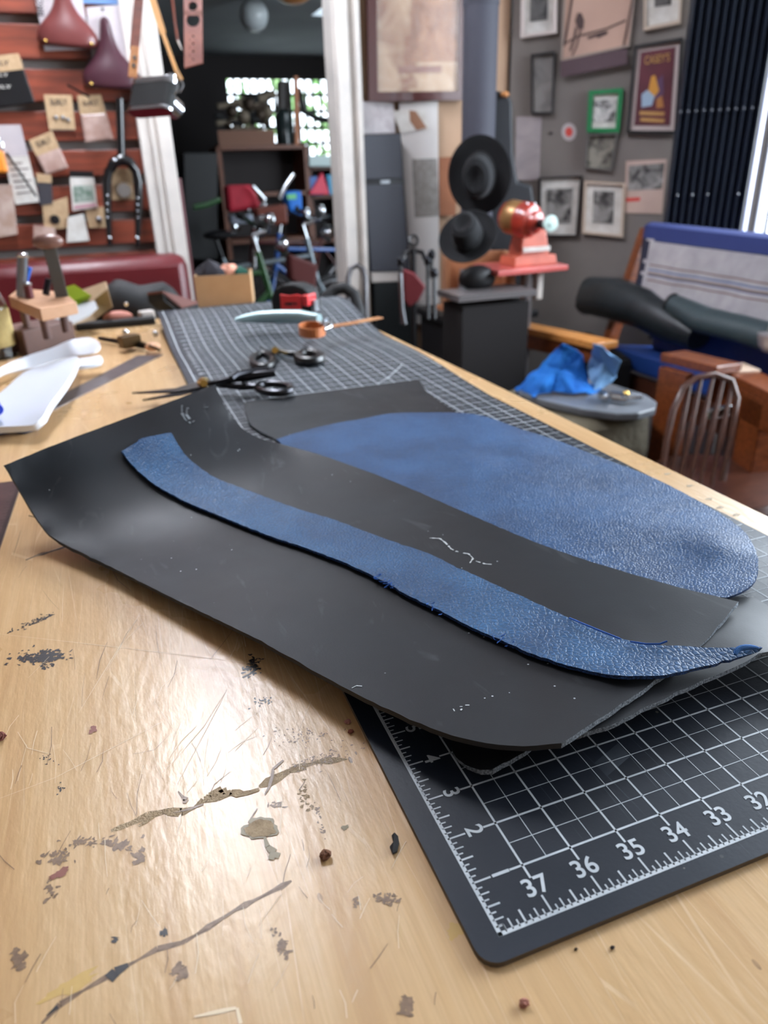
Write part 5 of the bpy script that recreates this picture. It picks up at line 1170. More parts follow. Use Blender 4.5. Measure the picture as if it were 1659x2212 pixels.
# grinder on pedestal
GR = mat('grinder_red', (176, 58, 40), .3, vary=((140, 42, 32), 14), coat=.5); GR2 = mat('salmon_paint', (198, 98, 74), .4, vary=((176, 82, 60), 16)); GOLDP = mat('tarnished_gold', (158, 118, 74), .35, .5)
o = thing('bench_grinder', 'red bench grinder with a white buffing disc on a salmon pedestal plate', 'grinder', (*Tp(1135, 640, 2.55)[:2], 0))
T = 2.55; g = lambda x, y, t_=T: Tp(x, y, t_)
zpl_ = g(1075, 584).z
P = [Zp(1022, 570, zpl_), Zp(1076, 586, zpl_), Zp(1228, 572, zpl_), Zp(1170, 558, zpl_)]
MB().prism([p+up*0 for p in P], (0, 0, 1), .0183).build('table_plate', mat('pink_red_paint', (190, 84, 78), .35, coat=.3), o, bevel=.0025)
pcx = (P[0]+P[1]+P[2]+P[3])/4
bc = Zp(1140, 570, zpl_); 
def ring4(cx, w_, d_, z): return [Vector((cx.x-w_/2, cx.y-d_/2, z)), Vector((cx.x+w_/2, cx.y-d_/2, z)), Vector((cx.x+w_/2, cx.y+d_/2, z)), Vector((cx.x-w_/2, cx.y+d_/2, z))]
hz = g(1150, 500).z
MB().hexa(ring4(bc, .18, .1162, zpl_), ring4(bc, .17, .1079, zpl_+.0332)).build('foot', GR2, o, bevel=.0033)
MB().hexa(ring4(bc, .1245, .0913, zpl_+.0291), ring4(bc, .0913, .0747, hz+.0083)).build('pedestal', GR2, o, bevel=.0050)
MB().box(bc+Vector((0, -.0548, .0564)), (.1120, .0066, .0166)).build('white_stripe', PAPER, o)
ax_ = (g(1188, 483, T-.1079)-g(1090, 460, T+.0166)).normalized(); mc = g(1128, 474, T)
PR = [(.0166, -.1037), (.0291, -.0996), (.0349, -.0871), (.0515, -.0830), (.0548, -.0747)]
MB().lathe([(.0116, -.0954), (.0249, -.0913), (.0282, -.0747), (.0498, -.0706), (.0548, -.0581)], mc, ax_, 32).build('rear_bell', GR, o, smooth=True)
MB().lathe([(.0548, -.0581), (.0573, -.0539), (.0573, -.0083), (.0548, -.0042)], mc, ax_, 32).build('motor_band', GOLDP, o, smooth=True)
MB().lathe([(.0548, -.0042), (.0598, 0), (.0598, .0291), (.0531, .0456), (.0373, .0539), (.0349, .0706), (.0249, .0747)], mc, ax_, 32).build('motor_housing', GR, o, smooth=True); mh_ = [c for c in bpy.data.objects if c.name.startswith('motor_housing')][0]
for a_ in (1.2, 1.9, 2.6): 
    q_ = ax_.to_track_quat('Z', 'Y').to_matrix(); MB().ball(mc+q_ @ Vector((.0581*math.cos(a_), .0581*math.sin(a_), .0249)), .0058).build('bolt', CHROME, mh_, smooth=True)
MB().lathe([(.0149, .0706), (.0149, .1079), (.0183, .1120), (.0183, .1203)], mc, ax_, 20).build('arbor', BLKP, o, smooth=True)
wc_ = g(1189, 483, T-.0830); wax = (Vector(CAM)-wc_).normalized()*.6+ax_*.6
MB().lathe([(.0033, -.0100), (.0249, -.0083), (.0274, 0), (.0249, .0066), (.0083, .0083), (.0075, .0116), (.0017, .0116)], wc_, wax, 32).build('buffing_disc', mat('buff_white', (196, 222, 214), .35, vary=((214, 232, 226), 60)), o, smooth=True)
MB().cyl(mc+ax_*.1162, wc_, .0100).build('spindle', BLKP, o, smooth=True)
MB().cyl((bc.x, bc.y, .0249), (bc.x, bc.y, zpl_-.0166), .0232, seg=24).build('column', mat('worn_grey_metal', (138, 132, 132), .35, .7), o, smooth=True)
MB().lathe([(.17, 0), (.17, .0166), (.0332, .0415), (.0249, .0498)], (bc.x, bc.y, 0), seg=30).build('base', IRON, o, smooth=True)
MB().box((bc.x+.0415, bc.y-.0083, zpl_-.0747), (.0249, .0415, .1079)).build('switch_box', WHITE, o, bevel=.0033)
# crate behind/under the plate and stove-top clutter
o = thing('wooden_crate', 'open wooden crate behind the grinder column, black machine parts inside', 'crate', Tp(1040, 620, 2.66))
zc_ = .74; A_, B_ = Tp(968, 560, 2.66), Tp(1110, 560, 2.66); A_.z = B_.z = zc_
dz_ = Tp(968, 560, 2.66).z - zc_
dd = Vector((.1, .25, 0))
for p, q_ in ((A_, A_+dd), (B_, B_+dd), (A_+dd, B_+dd)): MB().bar(p+up*dz_/2, q_+up*dz_/2, .016, dz_).build('side_board', mat('crate_pine', (178, 120, 82), .7, vary=((156, 100, 66), 14)), o)
MB().box((A_+B_+dd)/2+up*.008, ((B_-A_).length, .25, .014)).build('floor_board', _m['crate_pine'], o)
ob = thing('iron_vise', 'dark iron machine with a grey shelf below the grinder plate', 'machine', Tp(1040, 650, 2.60))
MB().ball(Tp(1030, 602, 2.60), .06, sc=(1.2, .8, .8)).build('casting', IRON, ob, smooth=True); MB().cyl(Tp(1005, 585, 2.60), Tp(1000, 640, 2.60), .02).build('post', STEEL, ob, smooth=True)
MB().box(Tp(1050, 632, 2.56), (.30, .18, .02)).build('shelf', mat('grey_shelf', (96, 90, 90), .4), ob); MB().box((Tp(1050, 632, 2.56).x, Tp(1050, 632, 2.56).y, (Tp(1050, 632, 2.56).z)/2-.01), (.26, .16, Tp(1050, 632, 2.56).z-.04)).build('stand', mat('brown_black', (20, 14, 14), .85), ob)
# fireplace tools
o = thing('fireplace_tools', 'black iron fireplace tool stand with a ring handle and hanging tools', 'tool stand', (*Tp(895, 640, 2.5)[:2], 0))
ft = lambda x, y: Tp(x, y, 2.45)
x_, y_ = ft(893, 560).x, ft(893, 560).y
MB().cyl((x_, y_, .02), (x_, y_, ft(893, 535).z), .009).build('pole', BLKP, o, smooth=True); MB().lathe([(.13, 0), (.13, .015), (.02, .03)], (x_, y_, 0)).build('base', IRON, o, smooth=True)
MB().tube([ft(893+9*math.cos(a_), 520+11*math.sin(a_)) for a_ in np.linspace(0, 6.28, 15)[:-1]], .005, 8, closed=True).build('ring_handle', BLKP, o, smooth=True)
MB().tube([ft(872, 560), ft(876, 546), ft(893, 541), ft(912, 545), ft(918, 560)], .008, 8).build('crossbar', BLKP, o, smooth=True)
for x0_, y0_, yb_ in ((866, 560, 700), (924, 558, 690), (938, 585, 690), (932, 545, 600)):
    ob = thing('fire_iron', {866: 'leftmost dark fire iron on the tool stand', 924: 'fire iron with the shiny knob right of the stand pole', 938: 'rightmost short fire iron with a shiny knob', 932: 'thin fire iron with a curved top at the right of the stand'}[x0_], 'fire iron', ft(x0_, yb_))
    MB().cyl(ft(x0_, y0_), ft(x0_+1, yb_), .006).build('rod', BLKP, ob, smooth=True); MB().ball(ft(x0_, y0_+6), .013, sc=(1, 1, 1.5)).build('knob', DKST, ob, smooth=True)
PLb = Plane(ft(890, 620)-Vector((0, .05, 0)), (-.3, -1, 0))
o = thing('bellows', 'dark red pointed leather bellows hanging in front of the fireplace tools', 'bellows', ft(890, 660)-Vector((0, .05, 0)))
MB().prism([PLb.cast(x, y) for x, y in [(872, 582), (898, 592), (920, 620), (905, 650), (884, 664), (872, 650)]], PLb.n, .04).build('bag', mat('bellows_red', (98, 18, 26), .6), o, bevel=.006)
MB().tube([PLb.cast(*p, .02) for p in ((864, 590), (866, 625), (868, 665), (874, 700))], .008, 8).build('chain', STEEL, o, smooth=True)
tag(MB().box((ft(850, 690).x, ft(850, 690).y+.05, .33), (.22, .18, .66)).build('black_bin', mat('matte_black', (8, 8, 10), .9), bevel=.01), 'matte black bin standing under the fireplace tools', 'bin')
# hand truck hoop
hx = lambda x, y: Tp(x, y, 2.30)
o = thing('hand_truck', 'grey steel hand truck whose hooped handle rises beyond the bench end', 'hand truck', (*hx(772, 640)[:2], 0))
a_, c_ = hx(752, 640), hx(789, 640)
P = [Vector((a_.x, a_.y, .05)), hx(752, 650), hx(752, 600), hx(758, 580), hx(771, 573), hx(784, 581), hx(789, 602), hx(789, 650), Vector((c_.x, c_.y, .05))]
MB().tube(P, .0085, 10).build('hoop_frame', mat('grey_tube', (88, 86, 88), .4, .6), o, smooth=True)
MB().box(((a_.x+c_.x)/2, a_.y-.08, .02), (.2, .18, .01)).build('toe_plate', DKST, o)
tag(MB().tube([Tp(x, y, 2.15) for x, y in ((700, 668), (705, 640), (722, 625), (745, 622), (765, 636), (775, 668), (778, 720))], .017, 12).build('rubber_hose', BLKR, smooth=True), 'thick black hose arching up just beyond the end of the bench', 'hose')

# ================================================================== SEATING ON THE RIGHT
STRP = [mat('blanket_navy', (40, 52, 104), .9, bump=(300, .4, .001)), mat('blanket_grey', (168, 164, 166), .95, bump=(300, .5, .001), vary=((150, 146, 150), 16)), mat('blanket_brown', (112, 92, 82), .95), mat('blanket_blue', (96, 110, 140), .95), mat('blanket_dark', (34, 36, 54), .95)]
o = thing('settee', 'oak framed settee with a blue seat along the window wall', 'settee', (1.85, 2.0, 0))
zA_ = .69
f0, f1 = Zp(1085, 697, zA_), Zp(1290, 741, zA_)
b = MB().prism([f0, f1, f1+Vector((.09, 0, 0)), f0+Vector((.09, 0, 0))], (0, 0, 1), .026); b.build('armrest', OAKL, o, bevel=.004)
MB().bar(f0+Vector((.03, -.10, -.05)), f1+Vector((.03, 0, -.05)), .022, .06).build('arm_rail', OAK, o, bevel=.003)
for k, (fr_, dx, m_) in enumerate(((.05, .045, OAK), (.22, .0, OAKL), (.98, .02, OAK))):
    p = f0.lerp(f1, fr_)+Vector((.01+dx, 0, -.026)); q = p+Vector((-.02, -.03 if k == 1 else 0, -p.z)); MB().bar(p, q, .036, .045).build('leg', m_, o, bevel=.003)
MB().hexa([Vector((1.80, 1.38, .50)), Vector((2.02, 1.42, .48)), Vector((2.02, 2.26, .48)), Vector((1.80, 2.32, .50))], [Vector((1.80, 1.38, .58)), Vector((2.02, 1.42, .56)), Vector((2.02, 2.26, .56)), Vector((1.80, 2.32, .58))]).build('seat_pad', mat('seat_blue', (22, 52, 116), .45, vary=((34, 68, 136), 6)), o, bevel=.012)
MB().box((1.83, 1.88, .43), (.03, .9, .10)).build('front_rail', DARKW, o, bevel=.004)
for y in (1.46, 2.30): MB().box((1.84, y, .24), (.05, .05, .48)).build('leg', OAK, o, bevel=.003)
n0, n1 = Zp(1427, 763, zA_), Zp(1548, 792, zA_)
MB().prism([n0, n1, n1+Vector((.10, 0, 0)), n0+Vector((.10, 0, 0))], (0, 0, 1), .028).build('armrest', OAK, o, bevel=.004)
pA = n0.lerp(n1, .30)+Vector((.05, 0, -.028)); pB = Vector((pA.x-.03, pA.y-.03, 0)); 
b = MB(); a_, c_ = Zp(1440, 790, .655), Zp(1500, 806, .655); b.hexa([Vector((a_.x-.03, a_.y, 0)), Vector((c_.x-.03, c_.y, 0)), Vector((c_.x, c_.y, 0)), Vector((a_.x, a_.y, 0))], [a_-Vector((.03, 0, 0)), c_-Vector((.03, 0, 0)), c_, a_]); b.build('side_panel', OAK, o, bevel=.003)
XB = 1.97
u0 = Xp(1398, 492, XB); MB().bar((XB+.02, u0.y+.02, 1.01), (XB-.10, u0.y+.04, .55), .04, .05).build('back_post', OAK, o, bevel=.004)
MB().bar((XB+.02, 1.40, 1.01), (XB-.10, 1.40, .55), .04, .05).build('back_post', OAK, o, bevel=.004)
MB().bar((XB+.05, 1.42, .99), (XB+.05, u0.y+.02, .99), .05, .04).build('top_rail', OAK, o, bevel=.004)
MB().hexa([Vector((XB-.05, 1.42, .57)), Vector((XB+.0, 1.42, .57)), Vector((XB+.0, 2.2, .57)), Vector((XB-.05, 2.2, .57))], [Vector((XB+.02, 1.42, .98)), Vector((XB+.07, 1.42, .98)), Vector((XB+.07, 2.30, .98)), Vector((XB+.02, 2.30, .98))]).build('back_cushion', _m['seat_blue'], o, bevel=.01)
# striped blanket over the back
rows = [(0, 0), (.0, 0), (.03, 0), (.17, 0), (.19, 4), (.20, 1), (.45, 1), (.50, 2), (.52, 1), (.56, 3), (.585, 1), (.61, 2), (.64, 3), (.655, 1), (.70, 2), (.72, 1), (.93, 1), (1.0, 0)]
b = MB(); NYB = 40; top0, top1 = Xp(1402, 486, XB), Vector((XB, 1.42, 0)); top1.z = top0.z-.02
bot0, bot1 = Xp(1376, 645, XB-.10), Vector((XB-.10, 1.42, .0)); bot1.z = bot0.z-.0
vs = []
vv_ = [-.12, -.05]+[r[0] for r in rows[1:]]
for v in vv_:
    row = []
    for j in range(NYB+1):
        s_ = j/NYB; a_, c_ = top0.lerp(top1, s_), bot0.lerp(bot1, s_)
        p = a_.lerp(c_, max(v, 0)); w_ = .008*math.sin(s_*13+v*3)+.006*math.sin(s_*31+v*5)
        if v < 0: p = a_+Vector((.03 if v > -.1 else .10, 0, .012 if v > -.1 else -.004))
        row.append(p+Vector((-.022+w_*max(v, 0), 0, 0)))
    vs.append(row)
W2 = NYB+1; flat_ = [p for r in vs for p in r]; b.v = [p for p in flat_]
for i in range(len(vv_)-1):
    mi_ = 0 if vv_[i] < .17 else next((rows[k][1] for k in range(len(rows)-1, -1, -1) if rows[k][0] <= vv_[i]+1e-6), 1)
    for j in range(NYB):
        m2_ = mi_
        if vv_[i] >= .17 and j < 3: m2_ = 4 if (j == 1 and int(vv_[i]*20) % 3) or j == 0 else 1
        if vv_[i] >= .17 and j > NYB-5: m2_ = 0
        b.f.append((i*W2+j, i*W2+j+1, (i+1)*W2+j+1, (i+1)*W2+j)); b.mi.append(m2_)
bl = b.build('striped_blanket', STRP, smooth=True); tag(bl, 'grey striped blanket with navy edge draped over the settee back', 'blanket')
md = bl.modifiers.new('thickness', 'SOLIDIFY'); md.thickness = .008
# rolled black leathers
RL = mat('rolled_leather', (34, 42, 46), .42, bump=(14, .35, .01), vary=((26, 30, 34), 5))
def roll(name, label, P, rs, m_):
    o = thing(name, label, 'leather roll', P[0]); b = MB().tube(P, rs, 24)
    for i, q in enumerate(b.v): q += Vector((.004*math.sin(q.y*40+q.z*50), 0, .006*math.sin(q.x*23+q.y*31)))
    b.build('outer_turn', m_, o, smooth=True); d_ = (P[0]-P[1]).normalized(); q_ = d_.to_track_quat('Z', 'Y').to_matrix()
    sp_ = [P[0]+d_*(.004+.010*k/60)+q_ @ Vector((rs[0]*(.15+.8*k/60)*math.cos(k*.42), rs[0]*(.15+.8*k/60)*math.sin(k*.42), 0)) for k in range(60)]
    MB().tube(sp_, .005, 6).build('inner_turns', BLKR, o, smooth=True)
roll('leather_roll', 'thick roll of black leather lying at the far end of the settee', [Xp(1278, 642, 1.86), Xp(1335, 648, 1.86), Xp(1395, 668, 1.86), Xp(1450, 695, 1.86), Xp(1510, 728, 1.87)], [.080, .088, .078, .072, .055], RL)
roll('leather_roll', 'thinner roll of dark grey leather tucked against the striped blanket', [Xp(1455, 655, 1.84), Xp(1520, 690, 1.84), Xp(1600, 712, 1.84), Xp(1720, 745, 1.84)], [.036, .046, .044, .044], mat('grey_green_leather', (56, 70, 74), .45, bump=(16, .3, .01)))
tag(MB().hexa([Vector((1.62, 2.12, .0)), Vector((1.78, 2.12, .0)), Vector((1.78, 2.42, .0)), Vector((1.62, 2.42, .0))], [Vector((1.60, 2.12, .56)), Vector((1.78, 2.12, .56)), Vector((1.78, 2.42, .62)), Vector((1.60, 2.42, .62))]).build('luggage', mat('trunk_black', (12, 12, 14), .8), bevel=.02), 'dark upright trunk below the thick leather roll', 'trunk')
# oak chair at the right border
o = thing('oak_armchair', 'reddish oak armchair cut off by the right border beside the bench', 'chair', (1.55, 1.2, 0))
c0, c1 = Zp(1540, 790, .66), Zp(1700, 866, .66); dv = (c1-c0).normalized(); sv = Vector((-dv.y, dv.x, 0)); sv = sv if sv.x > 0 else -sv
MB().prism([c0, c1+dv*.25, c1+dv*.25+sv*.10, c0+sv*.10], (0, 0, 1), .028).build('armrest', OAK, o, bevel=.004)
MB().prism([c0+Vector((0, 0, -.028)), c1+dv*.2+Vector((0, 0, -.028)), c1+dv*.2+sv*.03+Vector((0, 0, -.028)), c0+sv*.03+Vector((0, 0, -.028))], (0, 0, 1), .085).build('apron', OAK, o, bevel=.003)
pp = c0.lerp(c1, .62); MB().hexa([Vector((*(pp-dv*.055)[:2], 0)), Vector((*(pp+dv*.055)[:2], 0)), Vector((*(pp+dv*.055+sv*.09)[:2], 0)), Vector((*(pp-dv*.055+sv*.09)[:2], 0))], [Vector((q.x, q.y, .62)) for q in (pp-dv*.055, pp+dv*.055, pp+dv*.055+sv*.09, pp-dv*.055+sv*.09)]).build('leg', OAK, o, bevel=.004)
qq = c1+dv*.24; MB().box((qq.x+.03, qq.y, .31), (.06, .06, .62)).build('leg', OAK, o, bevel=.004)
MB().prism([c0+sv*.0+Vector((0, 0, .006)), c0+dv*.10+Vector((0, 0, .006)), c0+dv*.10+sv*.10+Vector((0, 0, .006)), c0+sv*.10+Vector((0, 0, .006))], (0, 0, 1), .006).build('pale_end', mat('pale_oak', (226, 200, 176), .35), o, bevel=.002)  # thin paler plate laid over one end of the armrest
tag(MB().lathe([(.001, 0), (.035, .002), (.05, .02), (.055, .05), (.056, .055), (.03, .06), (.028, .10), (.001, .102)], Zp(1672, 760, .70), seg=24).build('steel_cup', mat('frosted_metal', (180, 172, 172), .3, .5), smooth=True), 'pale frosted cup cut off by the right border on the oak chair', 'cup')
# spindle-back chair between them
o = thing('spindle_chair', 'dark varnished hoop-back spindle chair standing behind the oak armrests', 'chair', (1.55, 1.62, 0))
TS = 1.98; w3 = lambda x, y, t_=TS: Tp(x, y, t_)
HP = [w3(1428, 1040), w3(1440, 950), w3(1455, 885), w3(1476, 838), w3(1505, 816), w3(1545, 810), w3(1580, 822), w3(1592, 860), w3(1580, 940), w3(1560, 1040)]
MB().tube(HP, .009, 10).build('hoop', DARKW, o, smooth=True)
for k, (xt, yt, xb) in enumerate(((1492, 826, 1446), (1515, 818, 1466), (1540, 816, 1488), (1562, 822, 1510), (1580, 838, 1536))):
    p, q = w3(xt, yt), w3(xb, 1050); MB().tube([p, p.lerp(q, .35), p.lerp(q, .5), p.lerp(q, .65), q], [.005, .007, .010, .007, .005], 10).build('spindle', DARKW, o, smooth=True)
sc_ = w3(1560, 1085); MB().lathe([(.001, -.02), (.19, -.02), (.215, 0), (.2, .018), (.001, .01)], sc_+Vector((.08, .10, 0)), seg=32).build('seat', DARKW, o, smooth=True)
for dx, dy in ((-.12, -.12), (.12, -.12), (-.12, .12), (.12, .12)): MB().cyl(sc_+Vector((.08+dx, .10+dy, -.02)), Vector((sc_.x+.08+dx*1.5, sc_.y+.1+dy*1.5, 0)), .016, .012).build('leg', DARKW, o, smooth=True)
for lb, x, y, r_ in (('steel folding bracket bright against the spindle chair', 1545, 890, .0), ):
    tag(MB().bar(w3(1530, 896, 2.0), w3(1578, 884, 2.0), .02, .03).build('steel_bracket', CHROME, bevel=.004), lb, 'bracket')
# round stand with khaki cover, slab, blue cloth, clamps
KH = mat('khaki_canvas', (104, 96, 78), .95, bump=(9, 1., .03), vary=((78, 72, 60), 6))
cx_, cy_ = 1.22, 1.72
o = thing('covered_stand', 'round stand under a rumpled khaki canvas cover', 'stand', (cx_, cy_, 0))
b = MB(); seg = 64
prof = [(.02, .575), (.21, .575), (.24, .55), (.25, .45), (.23, .3), (.245, .15), (.27, .0)]
k0 = 0
for r, h in prof:
    for i in range(seg):
        th = 2*math.pi*i/seg; kk = 1+(.05*math.sin(7*th+h*6)+.03*math.sin(13*th-h*9))*(1-h/.6)*1.6; b.v.append(Vector((cx_+r*kk*math.cos(th), cy_+r*kk*math.sin(th), h)))
for i in range(len(prof)-1):
    for j in range(seg): j2 = (j+1) % seg; b.f.append((i*seg+j, i*seg+j2, (i+1)*seg+j2, (i+1)*seg+j)); b.mi.append(0)
b.f.append(tuple(range(seg))); b.mi.append(0); b.build('canvas_cover', KH, o, smooth=True)
SLT = mat('slate_slab', (112, 116, 122), .3, vary=((92, 96, 102), 8))
o = tag(MB().prism(zpl([(1116, 838), (1150, 815), (1215, 806), (1300, 822), (1395, 852), (1419, 868), (1416, 882), (1380, 892), (1330, 893), (1260, 884), (1180, 866), (1125, 850)], .602), (0, 0, 1), .022).build('slate_slab', SLT, bevel=.004), 'thin grey slab with rounded edge resting on the khaki covered stand', 'slab')
BC = mat('bright_blue_suede', (30, 122, 206), .9, bump=(120, .5, .002), vary=((18, 92, 176), 9)); BC2 = mat('pale_blue_suede', (110, 150, 190), .9)
def crumple(name, px, hs, m_, label, grid=.02):
    P = [Zp(x, y, .607+h) for (x, y), h in zip(px, hs)]; z_ = TPS(P)
    zz = lambda x, y: max(z_(x, y)+.022*math.sin(x*38+y*17)*math.sin(y*31-x*9), .607)
    return tag(sheet(name, P, zz, .002, [m_, m_], grid=grid, jit=0, step=.02), label, 'suede')
b = MB()
def shard(P, m_, name, label):
    V_ = [Zp(x, y, .607+h) for x, y, h in P]; c_ = sum(V_, Vector())/len(V_)+Vector((0, 0, .02)); k = len(V_)
    b = MB().add(V_+[c_], [(i, (i+1) % k, k) for i in range(k)]); ob = b.build(name, m_, smooth=True)
    md = ob.modifiers.new('s', 'SUBSURF'); md.subdivision_type = 'SIMPLE'; md.levels = md.render_levels = 4; tx = bpy.data.textures.get('crumple') or bpy.data.textures.new('crumple', 'CLOUDS'); tx.noise_scale = .07; dm_ = ob.modifiers.new('d', 'DISPLACE'); dm_.texture = tx; dm_.strength = .05; dm_.mid_level = .45; md = ob.modifiers.new('s2', 'SUBSURF'); md.levels = md.render_levels = 1; md = ob.modifiers.new('t', 'SOLIDIFY'); md.thickness = .002
    return tag(ob, label, 'suede')
shard([(1108, 838, .0), (1145, 850, .002), (1150, 856, .002), (1190, 846, .002), (1240, 852, .002), (1290, 848, .0), (1300, 836, .01), (1275, 820, .03), (1262, 770, .10), (1245, 755, .13), (1216, 742, .15), (1192, 756, .12), (1170, 785, .07), (1135, 822, .02)], BC, 'blue_suede_piece', 'bright blue suede heaped on the grey slab, its left corner drooping')
shard([(1270, 800, .02), (1283, 738, .16), (1305, 752, .14), (1342, 780, .10), (1330, 812, .03), (1310, 838, .002), (1285, 846, .002)], BC2, 'blue_suede_piece', 'paler blue suede scrap standing up behind the bright blue heap')
o = thing('steel_clamp', 'shiny steel clamps lying on the right part of the grey slab', 'clamp', Zp(1340, 862, .604))
zc_ = .62
for L_ in ([(1297, 856), (1300, 848), (1310, 850), (1308, 860), (1299, 860)], [(1318, 852), (1345, 856), (1348, 866), (1322, 862)], [(1352, 860), (1385, 858)]): MB().tube(zpl(L_, zc_), .011, 8).build('jaw', CHROME, o, smooth=True)
MB().ball(Zp(1352, 852, zc_), .012).build('thumb_screw', BRASS, o, smooth=True)

# ================================================================== IN THE GARAGE
G = lambda x, y, Y=5.6: Yp(x, y, Y)
GP = lambda Y: Plane((0, Y, 0), (0, -1, 0))
gl = G(548, 32, 5.3)
o = thing('globe_lamp', 'white glass globe lamp under the garage ceiling', 'lamp', (gl.x, gl.y, zt))
MB().ball(gl, (G(580, 32, 5.3)-G(519, 32, 5.3)).length/2, seg=28, rings=16).build('globe', mat('opal_glass', (196, 204, 206), .25), o, smooth=True)
MB().cyl(gl+Vector((0, 0, .10)), (gl.x, gl.y, zt), .03).build('stem', WHITE, o, smooth=True)
gl = G(632, -28, 5.0); o = thing('amber_lamp', 'amber shade whose lower rim shows at the top beside the globe', 'lamp', (gl.x, gl.y, zt))
MB().ball(gl, .12, seg=24, rings=12, sc=(1.1, 1.1, .75)).build('shade', mat('amber_shade', (176, 118, 62), .4), o, smooth=True); MB().cyl(gl+Vector((0, 0, .06)), (gl.x, gl.y, zt), .01).build('stem', BRASS, o)
SHW = mat('shelf_wood', (110, 62, 36), .5, vary=((84, 46, 28), 8, (1, 8, 8)))
YS = 6.2
def shelfunit(name, label, xl, xr, ztop, ys_, Y, depth=.4):
    a_, c_ = Yp(xl, ys_[0], Y), Yp(xr, ys_[0], Y); o = thing(name, label, 'shelf', ((a_.x+c_.x)/2, Y+depth/2, 0))
    for x in (a_.x, c_.x): MB().box((x, Y+depth/2, a_.z/2), (.035, depth, a_.z)).build('upright', SHW, o)
    for y in ys_: z = Yp((xl+xr)/2, y, Y).z; MB().box(((a_.x+c_.x)/2, Y+depth/2, z), (abs(c_.x-a_.x), depth, .03)).build('shelf_board', SHW, o)
    MB().box(((a_.x+c_.x)/2, Y+depth-.01, a_.z/2), (abs(c_.x-a_.x), .01, a_.z)).build('back_panel', GD, o); return o
shelfunit('shelf_unit', 'dark wooden shelving under the garage window, crate on top', 472, 660, 0, (318, 420, 520), YS)
shelfunit('shelf_unit', 'narrow wooden shelving at the right of the garage, bright boxes on it', 668, 745, 0, (362, 424, 520), YS+.05)
def gbox(name, label, px, Y, depth, m_, cat, bevel=.006):
    return tag(MB().prism([Yp(x, y, Y) for x, y in px], (0, -1, 0), depth).build(name, m_, bevel=bevel), label, cat)
o = thing('wooden_crate', 'shallow brown wooden crate on the garage shelving below the window', 'crate', Yp(530, 314, YS+.1))
for px, m_ in (([(470, 282), (594, 280), (594, 316), (474, 316)], mat('crate_brown', (120, 84, 66), .7)),):
    MB().prism([Yp(x, y, YS+.05) for x, y in px], (0, -1, 0), .02).build('front_board', m_, o); MB().prism([Yp(x, y, YS+.28) for x, y in px], (0, -1, 0), .02).build('back_board', m_, o)
    a_, c_ = Yp(474, 316, YS+.05), Yp(592, 316, YS+.05); MB().box(((a_.x+c_.x)/2, YS+.18, a_.z+.01), (c_.x-a_.x, .2, .02)).build('floor_board', m_, o)
# tangle of driftwood-like parts in the crate
o = thing('parts_bundle', 'dark bundle of bicycle parts piled in the crate against the window', 'bundle', Yp(530, 285, YS+.15)); r2 = random.Random(5)
PARTM = [mat('tarnish', (74, 62, 52), .5, .6), mat('dusty_part', (120, 108, 92), .6, .3), BLKR]
for k in range(26):
    x, y = r2.uniform(478, 585), r2.uniform(205, 282); L_ = r2.uniform(10, 34); a_ = r2.uniform(0, 3.1)
    if y < 240 and x < 480+ (240-y): continue
    MB().tube([Yp(x-L_*math.cos(a_), y-L_*.6*math.sin(a_), YS+.12+r2.uniform(0, .08)), Yp(x, y+r2.uniform(-5, 5), YS+.14), Yp(x+L_*math.cos(a_), y+L_*.6*math.sin(a_), YS+.12)], r2.uniform(.012, .03), 8).build('part_piece', PARTM[k % 3], o, smooth=True)
for k in range(7): x, y = r2.uniform(485, 585), r2.uniform(215, 275); MB().ball(Yp(x, y, YS+.12), r2.uniform(.03, .055)).build('part_piece', PARTM[k % 3], o, smooth=True)
c_ = Yp(617, 314, YS+.1); hb = Yp(617, 235, YS+.1).z-c_.z
tag(MB().lathe([(.07, 0), (.072, .02), (.072, hb*.8), (.05, hb*.93), (.022, hb), (.022, hb*1.0), (.001, hb)], c_, seg=24).build('dark_canister', mat('green_black_glass', (30, 38, 38), .2), smooth=True), 'dark green-black canister on the shelving in front of the window', 'canister')
tag(MB().bar(Yp(612, 314, YS+.25), Yp(612, 175, YS+.25), .10, .08, up=(0, 1, 0)).build('dark_statue', mat('bronze_dark', (48, 38, 34), .5), bevel=.02), 'dark upright block shape behind the canister against the window', 'block')
tag(MB().bar(Yp(639, 165, YS+.1), Yp(641, 316, YS+.1), .045, .03).build('wooden_post', mat('orange_pine', (168, 100, 56), .5)), 'thin orange wooden post rising in front of the garage window', 'post')
gbox('storage_box', 'pale translucent box on the top of the narrow shelving', [(668, 336), (742, 336), (742, 360), (668, 360)], YS-.02, .3, mat('pale_bin', (168, 186, 184), .4), 'box')
gbox('blue_box', 'light blue box on the narrow shelving, left of the pink bag', [(668, 384), (685, 380), (700, 422), (670, 422)], YS, .2, mat('blue_bin', (70, 106, 170), .5), 'box')
gbox('pink_bag', 'triangular pink-red bag on the narrow shelving', [(668, 420), (697, 372), (712, 420)], YS-.03, .1, mat('pink_red', (214, 58, 84), .5), 'bag')
gbox('cyan_box', 'cyan box at the right of the pink-red bag', [(706, 378), (742, 376), (742, 421), (712, 421)], YS, .2, mat('cyan_bin', (64, 150, 190), .5), 'box')
gbox('book_stack', 'pale book pile on the shelf at right above the boxes', [(670, 345), (740, 345), (740, 355), (670, 355)], YS-.06, .03, PAPER, 'books') if False else None
